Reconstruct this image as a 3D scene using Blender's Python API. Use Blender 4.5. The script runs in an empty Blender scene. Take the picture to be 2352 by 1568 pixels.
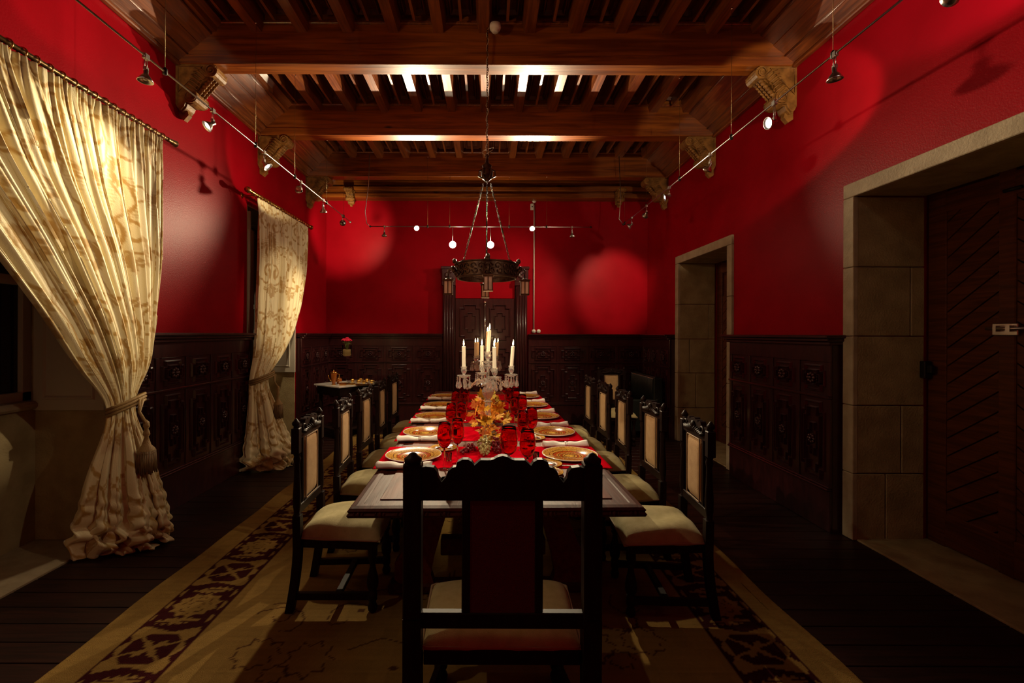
import bpy, math, random
import numpy as np
from mathutils import Vector, Matrix, Euler
random.seed(7)
PI = math.pi
sc = bpy.context.scene
COL = sc.collection
F = 1045.0
EYE = 1.6

# ---------------------------------------------------------------- camera
cd = bpy.data.cameras.new('camera'); cam = bpy.data.objects.new('camera', cd); COL.objects.link(cam)
cam.location = (0, 0, EYE); cam.rotation_euler = (PI / 2, -0.0035, 0)
cd.sensor_width = 36; cd.lens = F / 2352 * 36
cd.shift_x = 55 / 2352; cd.shift_y = -18 / 2352
cd.clip_start = 0.05
sc.camera = cam
# ---------------------------------------------------------------- world, exposure
w = bpy.data.worlds.new('night'); sc.world = w; w.use_nodes = True
w.node_tree.nodes['Background'].inputs[0].default_value = (0.02, 0.03, 0.06, 1)
w.node_tree.nodes['Background'].inputs[1].default_value = 0.15
sc.view_settings.view_transform = 'Standard'; sc.view_settings.look = 'None'
sc.view_settings.gamma = 1; sc.view_settings.use_curve_mapping = False
sc.view_settings.exposure = 0.0
sc.cycles.use_denoising = True
sc.cycles.sample_clamp_indirect = 4.0
sc.cycles.sample_clamp_direct = 0.0
sc.cycles.max_bounces = 8
sc.cycles.transmission_bounces = 10

def W(x, y, d):
    """photo pixel at depth d -> room point (used to read measurements off)"""
    return Vector(((x - 1121) * d / F, d, EYE - (y - 766) * d / F))

WARM = (1.0, 0.70, 0.40)
HALO = (1.0, 0.79, 0.50)
def spot(loc, tgt, power, deg, blend=0.25, color=HALO, radius=0.025):
    l = bpy.data.lights.new('spot_lamp', 'SPOT'); l.energy = power; l.color = color
    l.spot_size = math.radians(deg); l.spot_blend = blend; l.shadow_soft_size = radius
    o = bpy.data.objects.new('spot_lamp', l); COL.objects.link(o); o.location = loc
    o.rotation_euler = (Vector(tgt) - Vector(loc)).to_track_quat('-Z', 'Y').to_euler()
    return o
def bulb(loc, power, color=WARM, radius=0.02):
    l = bpy.data.lights.new('bulb_lamp', 'POINT'); l.energy = power; l.color = color; l.shadow_soft_size = radius
    o = bpy.data.objects.new('bulb_lamp', l); COL.objects.link(o); o.location = loc
    return o
GLOBE_P = 16


# ---------------------------------------------------------------- helpers
def tag(o, label=None, cat=None, group=None, kind=None):
    if label: o['label'] = label
    if cat: o['category'] = cat
    if group: o['group'] = group
    if kind: o['kind'] = kind
    return o
def empty(name, loc=(0, 0, 0), rz=0, label=None, cat=None, group=None, parent=None):
    o = bpy.data.objects.new(name, None); COL.objects.link(o); o.location = loc; o.rotation_euler = (0, 0, rz)
    o.empty_display_size = 0.1
    if parent: o.parent = parent
    return tag(o, label, cat, group)
def children(o): return [c for c in ALLOBJ if c.parent == o]
def link(name, me, parent=None, loc=None, rot=None, scale=None):
    o = bpy.data.objects.new(name, me); COL.objects.link(o)
    if parent: o.parent = parent
    if loc is not None: o.location = loc
    if rot is not None: o.rotation_euler = rot
    if scale is not None: o.scale = scale
    return o
def copy_tree(o, parent=None):
    c = o.copy(); COL.objects.link(c)
    if parent: c.parent = parent
    for ch in list(o.children): copy_tree(ch, c)
    return c
class MB:
    def __init__(s): s.v = []; s.f = []; s.sm = []
    def add(s, vs, fs, smooth=False, M=None):
        n = len(s.v)
        for p in vs:
            s.v.append(tuple(M @ Vector(p)) if M is not None else tuple(p))
        for q in fs: s.f.append(tuple(i + n for i in q)); s.sm.append(smooth)
        return s
    def box(s, a, b, M=None, bev=0.0):
        x0, y0, z0 = a; x1, y1, z1 = b
        if x0 > x1: x0, x1 = x1, x0
        if y0 > y1: y0, y1 = y1, y0
        if z0 > z1: z0, z1 = z1, z0
        if bev <= 0:
            vs = [(x0, y0, z0), (x1, y0, z0), (x1, y1, z0), (x0, y1, z0), (x0, y0, z1), (x1, y0, z1), (x1, y1, z1), (x0, y1, z1)]
            fs = [(0, 3, 2, 1), (4, 5, 6, 7), (0, 1, 5, 4), (1, 2, 6, 5), (2, 3, 7, 6), (3, 0, 4, 7)]
            return s.add(vs, fs, False, M)
        c = bev; vs = []
        ctr = [(x0 + x1) / 2, (y0 + y1) / 2, (z0 + z1) / 2]
        idx = {}
        for ix, X in enumerate((x0, x1)):
            for iy, Y in enumerate((y0, y1)):
                for iz, Z in enumerate((z0, z1)):
                    sx, sy, sz = (1, -1)[ix], (1, -1)[iy], (1, -1)[iz]
                    idx[ix, iy, iz, 0] = len(vs); vs.append((X, Y + sy * c, Z + sz * c))
                    idx[ix, iy, iz, 1] = len(vs); vs.append((X + sx * c, Y, Z + sz * c))
                    idx[ix, iy, iz, 2] = len(vs); vs.append((X + sx * c, Y + sy * c, Z))
        fs = []
        for i in (0, 1):
            fs.append([idx[i, 0, 0, 0], idx[i, 1, 0, 0], idx[i, 1, 1, 0], idx[i, 0, 1, 0]])
            fs.append([idx[0, i, 0, 1], idx[1, i, 0, 1], idx[1, i, 1, 1], idx[0, i, 1, 1]])
            fs.append([idx[0, 0, i, 2], idx[1, 0, i, 2], idx[1, 1, i, 2], idx[0, 1, i, 2]])
        for a_ in (0, 1):
            for b_ in (0, 1):
                fs.append([idx[a_, b_, 0, 0], idx[a_, b_, 0, 1], idx[a_, b_, 1, 1], idx[a_, b_, 1, 0]])
                fs.append([idx[a_, 0, b_, 0], idx[a_, 0, b_, 2], idx[a_, 1, b_, 2], idx[a_, 1, b_, 0]])
                fs.append([idx[0, a_, b_, 1], idx[0, a_, b_, 2], idx[1, a_, b_, 2], idx[1, a_, b_, 1]])
                for c_ in (0, 1): fs.append([idx[a_, b_, c_, 0], idx[a_, b_, c_, 1], idx[a_, b_, c_, 2]])
        out = []
        C = Vector(ctr)
        for f in fs:
            P = [Vector(vs[i]) for i in f]
            n = (P[1] - P[0]).cross(P[2] - P[0]); m = sum(P, Vector()) / len(P)
            out.append(tuple(f) if n.dot(m - C) > 0 else tuple(reversed(f)))
        return s.add(vs, out, False, M)
    def lathe(s, prof, c=(0, 0, 0), seg=16, M=None, smooth=True, sx=1.0, sy=1.0):
        vs = []; fs = []; rings = []
        for r, z in prof:
            if r < 1e-5:
                rings.append([len(vs)]); vs.append((c[0], c[1], c[2] + z))
            else:
                base = len(vs); rings.append(list(range(base, base + seg)))
                for k in range(seg):
                    a = 2 * PI * k / seg
                    vs.append((c[0] + sx * r * math.cos(a), c[1] + sy * r * math.sin(a), c[2] + z))
        for A, B in zip(rings[:-1], rings[1:]):
            if len(A) == 1 and len(B) == 1: continue
            for k in range(seg):
                k2 = (k + 1) % seg
                if len(A) == 1: fs.append((A[0], B[k2], B[k]))
                elif len(B) == 1: fs.append((A[k], A[k2], B[0]))
                else: fs.append((A[k], A[k2], B[k2], B[k]))
        return s.add(vs, fs, smooth, M)
    def tube(s, pts, r, seg=8, M=None, closed=False, smooth=True):
        pts = [Vector(p) for p in pts]; n = len(pts)
        rr = r if isinstance(r, (list, tuple)) else [r] * n
        vs = []; fs = []; prev = None
        for i, p in enumerate(pts):
            if closed: t = pts[(i + 1) % n] - pts[i - 1]
            else: t = pts[min(i + 1, n - 1)] - pts[max(i - 1, 0)]
            if t.length < 1e-9: t = Vector((0, 0, 1))
            t.normalize()
            if prev is None:
                up = Vector((0, 0, 1)) if abs(t.z) < .9 else Vector((1, 0, 0))
                a = t.cross(up).normalized()
            else:
                a = (prev - t * prev.dot(t))
                a = a.normalized() if a.length > 1e-6 else t.orthogonal().normalized()
            prev = a; b = t.cross(a)
            for k in range(seg):
                g = 2 * PI * k / seg
                vs.append(p + (a * math.cos(g) + b * math.sin(g)) * rr[i])
        for i in range(n if closed else n - 1):
            j = (i + 1) % n
            for k in range(seg):
                k2 = (k + 1) % seg
                fs.append((i * seg + k, i * seg + k2, j * seg + k2, j * seg + k))
        if not closed:
            fs.append(tuple(reversed(range(seg)))); fs.append(tuple((n - 1) * seg + k for k in range(seg)))
        return s.add(vs, fs, smooth, M)
    def prism(s, poly, t0, t1, axis='y', M=None, smooth=False):
        """poly 2D outline; extruded along axis between t0 and t1. y: (x,z), x: (y,z), z: (x,y)"""
        def P(p, t):
            if axis == 'y': return (p[0], t, p[1])
            if axis == 'x': return (t, p[0], p[1])
            return (p[0], p[1], t)
        n = len(poly)
        vs = [P(p, t0) for p in poly] + [P(p, t1) for p in poly]
        fs = [(i, (i + 1) % n, n + (i + 1) % n, n + i) for i in range(n)]
        fs += [tuple(reversed(range(n))), tuple(range(n, 2 * n))]
        return s.add(vs, fs, smooth, M)
    def sphere(s, c, r, seg=10, rings=6, M=None, sc_=(1, 1, 1)):
        prof = [(r * math.sin(PI * i / rings) , -r * math.cos(PI * i / rings) * sc_[2]) for i in range(rings + 1)]
        prof[0] = (0, prof[0][1]); prof[-1] = (0, prof[-1][1])
        return s.lathe(prof, c, seg, M, True, sc_[0], sc_[1])
    def mesh(s, name, mat):
        me = bpy.data.meshes.new(name); me.from_pydata(s.v, [], s.f); me.polygons.foreach_set('use_smooth', s.sm)
        me.materials.append(mat); me.update()
        import bmesh
        bm = bmesh.new(); bm.from_mesh(me); bmesh.ops.recalc_face_normals(bm, faces=bm.faces); bm.to_mesh(me); bm.free()
        return me
    def build(s, name, mat, parent=None, loc=None, rot=None):
        return link(name, s.mesh(name, mat), parent, loc, rot)

def ring_mould(mb, poly, w, h, y0=0.0, M=None):
    """moulding of triangular section following a closed outline in the XZ plane, standing proud towards -Y"""
    n = len(poly); P = [Vector((p[0], p[1])) for p in poly]
    area = sum(P[i].x * P[(i + 1) % n].y - P[(i + 1) % n].x * P[i].y for i in range(n))
    if area < 0: P.reverse()
    def off(d):
        out = []
        for i in range(n):
            a, b, c = P[i - 1], P[i], P[(i + 1) % n]
            e1 = (b - a).normalized(); e2 = (c - b).normalized()
            n1 = Vector((-e1.y, e1.x)); n2 = Vector((-e2.y, e2.x))
            m = (n1 + n2); m = m / max(m.dot(n1), .3)
            out.append(b + m * d)
        return out
    o, m1, m2, i_ = P, off(w * .35), off(w * .6), off(w)
    vs = [(p.x, y0, p.y) for p in o] + [(p.x, y0 - h, p.y) for p in m1] + [(p.x, y0 - h, p.y) for p in m2] + [(p.x, y0, p.y) for p in i_]
    fs = []
    for k in range(3):
        for i in range(n):
            j = (i + 1) % n
            fs.append((k * n + i, k * n + j, (k + 1) * n + j, (k + 1) * n + i))
    mb.add(vs, fs, False, M)

# ---------------------------------------------------------------- materials
def newmat(name):
    m = bpy.data.materials.new(name); m.use_nodes = True
    return m, m.node_tree, m.node_tree.nodes['Principled BSDF']
def pmat(name, col, rough=.5, metal=0, spec=.5, col2=None, nscale=8, stretch=(1, 1, 1), bump=0, bscale=60, coat=0, trans=0, ior=1.45, emit=None, estr=0, sheen=0, ramp=(.35, .65), coords='Object'):
    m, nt, b = newmat(name); N = nt.nodes; L = nt.links
    b.inputs['Base Color'].default_value = (*col, 1); b.inputs['Roughness'].default_value = rough
    b.inputs['Metallic'].default_value = metal; b.inputs['Specular IOR Level'].default_value = spec
    b.inputs['IOR'].default_value = ior
    if coat: b.inputs['Coat Weight'].default_value = coat; b.inputs['Coat Roughness'].default_value = .12
    if trans: b.inputs['Transmission Weight'].default_value = trans
    if sheen: b.inputs['Sheen Weight'].default_value = sheen; b.inputs['Sheen Roughness'].default_value = .4
    if emit: b.inputs['Emission Color'].default_value = (*emit, 1); b.inputs['Emission Strength'].default_value = estr
    if col2 or bump:
        tc = N.new('ShaderNodeTexCoord'); mp = N.new('ShaderNodeMapping'); mp.inputs['Scale'].default_value = stretch
        L.new(tc.outputs[coords], mp.inputs[0])
    if col2:
        nz = N.new('ShaderNodeTexNoise'); nz.inputs['Scale'].default_value = nscale; nz.inputs['Detail'].default_value = 5
        L.new(mp.outputs[0], nz.inputs[0])
        cr = N.new('ShaderNodeValToRGB'); cr.color_ramp.elements[0].color = (*col, 1); cr.color_ramp.elements[1].color = (*col2, 1)
        cr.color_ramp.elements[0].position = ramp[0]; cr.color_ramp.elements[1].position = ramp[1]
        L.new(nz.outputs[0], cr.inputs[0]); L.new(cr.outputs[0], b.inputs['Base Color'])
    if bump:
        n2 = N.new('ShaderNodeTexNoise'); n2.inputs['Scale'].default_value = bscale; n2.inputs['Detail'].default_value = 3
        L.new(mp.outputs[0], n2.inputs[0])
        bp = N.new('ShaderNodeBump'); bp.inputs['Strength'].default_value = bump; bp.inputs['Distance'].default_value = .01
        L.new(n2.outputs[0], bp.inputs['Height']); L.new(bp.outputs[0], b.inputs['Normal'])
    return m
def vcmat(name, rough=.5, bump=.2, bscale=120, sheen=0, spec=.4, relief=0.0):
    m, nt, b = newmat(name); N = nt.nodes; L = nt.links
    a = N.new('ShaderNodeVertexColor'); a.layer_name = 'Col'
    L.new(a.outputs[0], b.inputs['Base Color']); b.inputs['Roughness'].default_value = rough
    b.inputs['Specular IOR Level'].default_value = spec
    if sheen: b.inputs['Sheen Weight'].default_value = sheen
    tc = N.new('ShaderNodeTexCoord'); nz = N.new('ShaderNodeTexNoise'); nz.inputs['Scale'].default_value = bscale
    L.new(tc.outputs['Object'], nz.inputs[0])
    bp = N.new('ShaderNodeBump'); bp.inputs['Strength'].default_value = bump; bp.inputs['Distance'].default_value = .006
    L.new(nz.outputs[0], bp.inputs['Height'])
    L.new(bp.outputs[0], b.inputs['Normal'])
    return m
def woodmat(name, c1, c2, rough, axis, coat=0, knots=False, sc1=3.0, spec=.5, crough=.15):
    """grain stretched along an axis of the room"""
    m, nt, b = newmat(name); N = nt.nodes; L = nt.links
    tc = N.new('ShaderNodeTexCoord'); mp = N.new('ShaderNodeMapping')
    s = [14, 14, 14]; s['xyz'.index(axis)] = 0.9; mp.inputs['Scale'].default_value = s
    oi = N.new('ShaderNodeObjectInfo'); ad = N.new('ShaderNodeVectorMath'); ad.operation = 'ADD'
    mu = N.new('ShaderNodeMath'); mu.operation = 'MULTIPLY'; mu.inputs[1].default_value = 37.0
    L.new(oi.outputs['Random'], mu.inputs[0]); L.new(tc.outputs['Object'], ad.inputs[0]); L.new(mu.outputs[0], ad.inputs[1])
    L.new(ad.outputs[0], mp.inputs[0])
    nz = N.new('ShaderNodeTexNoise'); nz.inputs['Scale'].default_value = sc1; nz.inputs['Detail'].default_value = 6; nz.inputs['Distortion'].default_value = .6
    L.new(mp.outputs[0], nz.inputs[0])
    cr = N.new('ShaderNodeValToRGB'); e = cr.color_ramp.elements
    e[0].position = .36; e[0].color = (*c1, 1); e[1].position = .64; e[1].color = (*c2, 1)
    L.new(nz.outputs[0], cr.inputs[0]); out = cr.outputs[0]
    if knots:
        vo = N.new('ShaderNodeTexVoronoi'); vo.inputs['Scale'].default_value = 1.0
        m3 = N.new('ShaderNodeMapping'); s3 = [3.2] * 3; s3['xyz'.index(axis)] = 1.5; m3.inputs['Scale'].default_value = s3
        L.new(ad.outputs[0], m3.inputs[0]); L.new(m3.outputs[0], vo.inputs[0])
        r3 = N.new('ShaderNodeValToRGB'); r3.color_ramp.elements[0].position = .03; r3.color_ramp.elements[0].color = (.12, .08, .06, 1)
        r3.color_ramp.elements[1].position = .10; r3.color_ramp.elements[1].color = (1, 1, 1, 1)
        L.new(vo.outputs['Distance'], r3.inputs[0])
        mx = N.new('ShaderNodeMix'); mx.data_type = 'RGBA'; mx.blend_type = 'MULTIPLY'; mx.inputs[0].default_value = 1
        L.new(out, mx.inputs[6]); L.new(r3.outputs[0], mx.inputs[7]); out = mx.outputs[2]
    L.new(out, b.inputs['Base Color'])
    b.inputs['Roughness'].default_value = rough; b.inputs['Specular IOR Level'].default_value = spec
    if coat: b.inputs['Coat Weight'].default_value = coat; b.inputs['Coat Roughness'].default_value = crough
    bp = N.new('ShaderNodeBump'); bp.inputs['Strength'].default_value = .12; bp.inputs['Distance'].default_value = .01
    L.new(nz.outputs[0], bp.inputs['Height']); L.new(bp.outputs[0], b.inputs['Normal'])
    return m
M_ = {}
M_['red_wall'] = pmat('red_wall', (.25, .0015, .006), .40, col2=(.30, .002, .008), nscale=2.5, bump=.12, bscale=90, spec=.06)
M_['ceil_y'] = woodmat('ceiling_wood_y', (.10, .020, .0035), (.23, .060, .010), .36, 'y', coat=.8, spec=.5, crough=.28)
M_['ceil_x'] = woodmat('ceiling_wood_x', (.11, .024, .003), (.26, .072, .008), .36, 'x', coat=.12, spec=.35, knots=True, sc1=1.6)
M_['ceil_board'] = woodmat('ceiling_board', (.045, .008, .0015), (.10, .020, .003), .45, 'y', spec=.3)
M_['corbel'] = pmat('corbel_wood', (.12, .050, .010), .5, spec=.3, col2=(.28, .13, .03), nscale=14, bump=.25, bscale=40)
M_['panel_wood'] = pmat('panel_wood', (.022, .0036, .0048), .32, col2=(.042, .0070, .0072), nscale=10, stretch=(3, 3, .6), coat=.5)
M_['chair_wood'] = pmat('chair_wood', (.009, .003, .0022), .5, col2=(.016, .006, .004), nscale=12, stretch=(3, 3, .8), coat=.0, spec=.16)
M_['table_wood'] = woodmat('table_wood', (.095, .018, .009), (.14, .030, .014), .50, 'y', coat=.0, spec=.08, sc1=2)
M_['table_dark'] = woodmat('table_dark', (.040, .007, .004), (.070, .014, .007), .50, 'y', coat=.0, spec=.10)
M_['floor_wood'] = woodmat('floor_wood', (.010, .0025, .0016), (.024, .0055, .003), .45, 'x', spec=.3)
M_['stone'] = pmat('stone', (.25, .185, .085), .85, col2=(.36, .28, .14), nscale=6, bump=.55, bscale=70)
M_['stone_trim'] = pmat('stone_trim', (.30, .23, .14), .8, col2=(.38, .30, .19), nscale=9, bump=.35, bscale=60)
M_['door_wood'] = woodmat('door_wood', (.06, .014, .004), (.12, .032, .008), .45, 'y', spec=.25)
M_['iron'] = pmat('iron', (.03, .028, .025), .5, .8)
M_['steel'] = pmat('steel', (.45, .43, .40), .32, 1)
M_['chrome'] = pmat('chrome', (.75, .73, .70), .12, 1)
M_['brass'] = pmat('brass', (.55, .33, .10), .25, 1)
M_['brass_dark'] = pmat('brass_dark', (.16, .10, .04), .35, .9)
M_['silver'] = pmat('silver', (.75, .72, .66), .18, 1)
M_['shutter'] = pmat('shutter_paint', (.42, .38, .30), .55)
M_['cream'] = pmat('cream_cloth', (.40, .34, .16), .85, col2=(.48, .41, .21), nscale=20, bump=.25, bscale=300, sheen=.1, spec=.2)
M_['peach'] = pmat('back_cloth', (.46, .29, .14), .85, col2=(.52, .34, .17), nscale=20, bump=.25, bscale=300, sheen=.1, spec=.2)
M_['maroon'] = pmat('maroon_cloth', (.09, .004, .012), .85, bump=.3, bscale=300)
M_['piping'] = pmat('piping', (.36, .25, .15), .7)
M_['napkin'] = pmat('napkin_linen', (.88, .85, .80), .75, bump=.2, bscale=200, sheen=.2)
M_['runner'] = pmat('runner_cloth', (.42, .002, .009), 1.0, col2=(.50, .003, .012), nscale=30, bump=.1, bscale=350, spec=.0)
M_['wax'] = pmat('wax', (.85, .78, .62), .45, emit=(1, .75, .42), estr=.25)
M_['wax_beige'] = pmat('wax_beige', (.55, .34, .16), .5, emit=(1, .55, .22), estr=.12)  # same wax, browner: dimmer light at the farther candelabra put into the colour
M_['flame'] = pmat('flame', (1, .8, .4), .5, emit=(1.0, .72, .32), estr=26)
M_['glow'] = pmat('lamp_glow', (1, 1, 1), .5, emit=(1, .93, .82), estr=60)
M_['globe'] = pmat('globe_glow', (1, 1, 1), .5, emit=(1, .93, .84), estr=9)
M_['white'] = pmat('white_plastic', (.62, .58, .50), .5)
M_['crystal'] = pmat('crystal', (.95, .93, .90), .02, trans=.84, ior=1.6)
M_['glass'] = pmat('clear_glass', (1, 1, 1), .0, trans=1, ior=1.45)
M_['thin_glass'] = pmat('thin_glass', (.96, .97, .95), .0, trans=1, ior=1.10)
M_['pane'] = pmat('night_pane', (.01, .012, .016), .05, spec=.7)
M_['red_glass'] = pmat('red_glass', (.80, .004, .02), .02, trans=1, ior=1.3)
M_['bronze'] = pmat('bronze', (.05, .022, .014), .42, .7, col2=(.10, .05, .028), nscale=30)
M_['lantern_glass'] = pmat('lantern_glass', (.75, .50, .40), .35, trans=.5)
M_['leather'] = pmat('black_leather', (.012, .016, .014), .35, bump=.3, bscale=90, coat=.2)
M_['marble'] = pmat('marble', (.55, .51, .45), .25, col2=(.70, .66, .60), nscale=5, coat=.3)
M_['amber_china'] = pmat('amber_china', (.34, .09, .012), .2, coat=.6)
M_['gold'] = pmat('gold', (.75, .47, .12), .22, 1)
M_['china'] = pmat('white_china', (.75, .72, .66), .2, coat=.5)
M_['rose'] = pmat('rose_petal', (.55, .003, .04), .55)
M_['green_leaf'] = pmat('green_leaf', (.16, .24, .05), .5)
M_['leaf_o'] = pmat('leaf_orange', (.75, .22, .015), .6, spec=.15, col2=(.70, .30, .04), nscale=40)
M_['leaf_y'] = pmat('leaf_yellow', (.75, .42, .03), .6, spec=.15, col2=(.55, .25, .03), nscale=40)
M_['leaf_g'] = pmat('leaf_olive', (.40, .30, .05), .6, spec=.15, col2=(.45, .30, .06), nscale=40)
M_['leaf_r'] = pmat('leaf_rust', (.45, .08, .015), .6, spec=.15, col2=(.48, .14, .02), nscale=40)
M_['grape_w'] = pmat('grape_white', (.50, .42, .17), .18, trans=.25, coat=.3)
M_['grape_r'] = pmat('grape_red', (.16, .006, .012), .15, coat=.5)
M_['twig'] = pmat('twig', (.12, .06, .02), .8)
M_['rope'] = pmat('rope', (.30, .19, .07), .6, bump=.5, bscale=120)
M_['tassel'] = pmat('tassel', (.10, .055, .025), .7, col2=(.25, .15, .06), nscale=60, stretch=(4, 4, .3))
M_['wick'] = pmat('wick', (.02, .015, .01), .9)
M_['leafbrown'] = pmat('flex', (.45, .36, .26), .6)

def radial_mat(name, stops, radius, rough=.18):
    m, nt, b = newmat(name); N = nt.nodes; L = nt.links
    tc = N.new('ShaderNodeTexCoord'); sp = N.new('ShaderNodeSeparateXYZ'); L.new(tc.outputs['Object'], sp.inputs[0])
    cb = N.new('ShaderNodeCombineXYZ'); L.new(sp.outputs[0], cb.inputs[0]); L.new(sp.outputs[1], cb.inputs[1])
    ln = N.new('ShaderNodeVectorMath'); ln.operation = 'LENGTH'; L.new(cb.outputs[0], ln.inputs[0])
    dv = N.new('ShaderNodeMath'); dv.operation = 'DIVIDE'; dv.inputs[1].default_value = radius; L.new(ln.outputs['Value'], dv.inputs[0])
    nz = N.new('ShaderNodeTexNoise'); nz.inputs['Scale'].default_value = 45; L.new(tc.outputs['Object'], nz.inputs[0])
    ms = N.new('ShaderNodeMath'); ms.operation = 'MULTIPLY_ADD'; ms.inputs[1].default_value = .09; ms.inputs[2].default_value = -.045
    L.new(nz.outputs[0], ms.inputs[0]); ad = N.new('ShaderNodeMath'); L.new(dv.outputs[0], ad.inputs[0]); L.new(ms.outputs[0], ad.inputs[1])
    cr = N.new('ShaderNodeValToRGB'); cr.color_ramp.interpolation = 'CONSTANT'
    E = cr.color_ramp.elements
    E[0].position = 0; E[0].color = (*stops[0][1], 1)
    E[1].position = stops[1][0]; E[1].color = (*stops[1][1], 1)
    for p, c in stops[2:]:
        e = E.new(p); e.color = (*c, 1)
    L.new(ad.outputs[0], cr.inputs[0])
    n3 = N.new('ShaderNodeTexNoise'); n3.inputs['Scale'].default_value = 130; L.new(tc.outputs['Object'], n3.inputs[0])
    c3 = N.new('ShaderNodeValToRGB'); c3.color_ramp.elements[0].position = .42; c3.color_ramp.elements[0].color = (.35, .25, .12, 1)
    c3.color_ramp.elements[1].position = .58; c3.color_ramp.elements[1].color = (1, 1, 1, 1); L.new(n3.outputs[0], c3.inputs[0])
    mx = N.new('ShaderNodeMix'); mx.data_type = 'RGBA'; mx.blend_type = 'MULTIPLY'; mx.inputs[0].default_value = .75
    L.new(cr.outputs[0], mx.inputs[6]); L.new(c3.outputs[0], mx.inputs[7]); L.new(mx.outputs[2], b.inputs['Base Color'])
    b.inputs['Roughness'].default_value = rough; b.inputs['Coat Weight'].default_value = .12; b.inputs['Coat Roughness'].default_value = .08
    b.inputs['Specular IOR Level'].default_value = .35; b.inputs['Metallic'].default_value = .0
    return m
GO, OR_, DK, YE = (.62, .33, .06), (.48, .09, .012), (.09, .035, .012), (.80, .48, .08)
M_['charger'] = radial_mat('charger_glaze', [(0, YE), (.17, DK), (.20, GO), (.27, DK), (.30, OR_), (.36, GO), (.40, DK), (.43, GO), (.48, OR_), (.60, DK), (.62, GO), (.72, DK), (.74, GO), (.95, YE)], .184, .11)
M_['bread'] = radial_mat('bread_glaze', [(0, YE), (.22, OR_), (.38, DK), (.58, (.8, .76, .68)), (.70, OR_), (.74, GO), (.9, YE)], .095, .11)

# ---------------------------------------------------------------- raster patterns (turned into colour attributes)
class Ras:
    def __init__(s, w, h, res): s.w, s.h, s.res = w, h, res; s.nx = int(w / res) + 1; s.ny = int(h / res) + 1; s.a = np.zeros((s.ny, s.nx))
    def win(s, x0, y0, x1, y1):
        i0 = max(0, int(x0 / s.res)); i1 = min(s.nx, int(x1 / s.res) + 2); j0 = max(0, int(y0 / s.res)); j1 = min(s.ny, int(y1 / s.res) + 2)
        if i1 <= i0 or j1 <= j0: return None
        X, Y = np.meshgrid(np.arange(i0, i1) * s.res, np.arange(j0, j1) * s.res)
        return (slice(j0, j1), slice(i0, i1)), X, Y
    def stroke(s, pts, w, val=1.0):
        for k in range(len(pts) - 1):
            ax, ay = pts[k]; bx, by = pts[k + 1]
            ww = w[k] if isinstance(w, (list, tuple)) else w
            q = s.win(min(ax, bx) - ww, min(ay, by) - ww, max(ax, bx) + ww, max(ay, by) + ww)
            if q is None: continue
            sl, X, Y = q; dx, dy = bx - ax, by - ay; L2 = dx * dx + dy * dy + 1e-12
            t = np.clip(((X - ax) * dx + (Y - ay) * dy) / L2, 0, 1)
            D = np.hypot(X - ax - t * dx, Y - ay - t * dy)
            s.a[sl] = np.where(D < ww * .5, val, s.a[sl])
    def fill(s, poly, val=1.0):
        xs = [p[0] for p in poly]; ys = [p[1] for p in poly]
        q = s.win(min(xs), min(ys), max(xs), max(ys))
        if q is None: return
        sl, X, Y = q; ins = np.zeros(X.shape, bool); n = len(poly)
        for i in range(n):
            x0, y0 = poly[i]; x1, y1 = poly[(i + 1) % n]
            if y0 == y1: continue
            c = ((y0 > Y) != (y1 > Y)) & (X < (x1 - x0) * (Y - y0) / (y1 - y0) + x0)
            ins ^= c
        s.a[sl] = np.where(ins, val, s.a[sl])
def leafpoly(cx, cy, ang, L, w, n=10, jag=.25):
    pts = []
    for side in (1, -1):
        rng = range(n + 1) if side == 1 else range(n, -1, -1)
        for i in rng:
            t = i / n; r = w * math.sin(PI * t) ** .8 * (1 - .25 * t) * (1 + (jag if i % 2 else -jag))
            x = L * t; y = side * r
            pts.append((cx + x * math.cos(ang) - y * math.sin(ang), cy + x * math.sin(ang) + y * math.cos(ang)))
    return pts
def blossom(cx, cy, r, n=9, depth=.28, rot=0, sx=1, sy=1):
    return [(cx + sx * r * (1 - depth * (k % 2)) * math.cos(rot + PI * k / n), cy + sy * r * (1 - depth * (k % 2)) * math.sin(rot + PI * k / n)) for k in range(2 * n)]
def spiral(cx, cy, r0, turns, a0=0, dirn=1, n=26):
    return [(cx + r0 * (1 - .85 * i / n) * math.cos(a0 + dirn * 2 * PI * turns * i / n), cy + r0 * (1 - .85 * i / n) * math.sin(a0 + dirn * 2 * PI * turns * i / n)) for i in range(n + 1)]
def setcol(me, cols):
    a = me.color_attributes.new('Col', 'FLOAT_COLOR', 'POINT')
    c = np.ones((len(me.vertices), 4), np.float32); c[:, :3] = cols
    a.data.foreach_set('color', c.ravel())
def gridmesh(name, P, mat, cols=None, smooth=True):
    """P: (ny, nx, 3) points"""
    ny, nx = P.shape[:2]; me = bpy.data.meshes.new(name)
    idx = np.arange(ny * nx).reshape(ny, nx)
    q = np.stack([idx[:-1, :-1], idx[:-1, 1:], idx[1:, 1:], idx[1:, :-1]], -1).reshape(-1, 4)
    me.vertices.add(ny * nx); me.vertices.foreach_set('co', P.reshape(-1).astype(np.float32))
    me.loops.add(q.size); me.loops.foreach_set('vertex_index', q.ravel().astype(np.int32))
    me.polygons.add(len(q)); me.polygons.foreach_set('loop_start', (np.arange(len(q)) * 4).astype(np.int32))
    me.polygons.foreach_set('use_smooth', np.full(len(q), smooth))
    me.update(calc_edges=True); me.materials.append(mat)
    if cols is not None: setcol(me, cols.reshape(-1, 3))
    return me

# ================================================================ SETTING
XL, XR, YB, ZW = -2.92, 2.87, 8.2, 4.10
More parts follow.
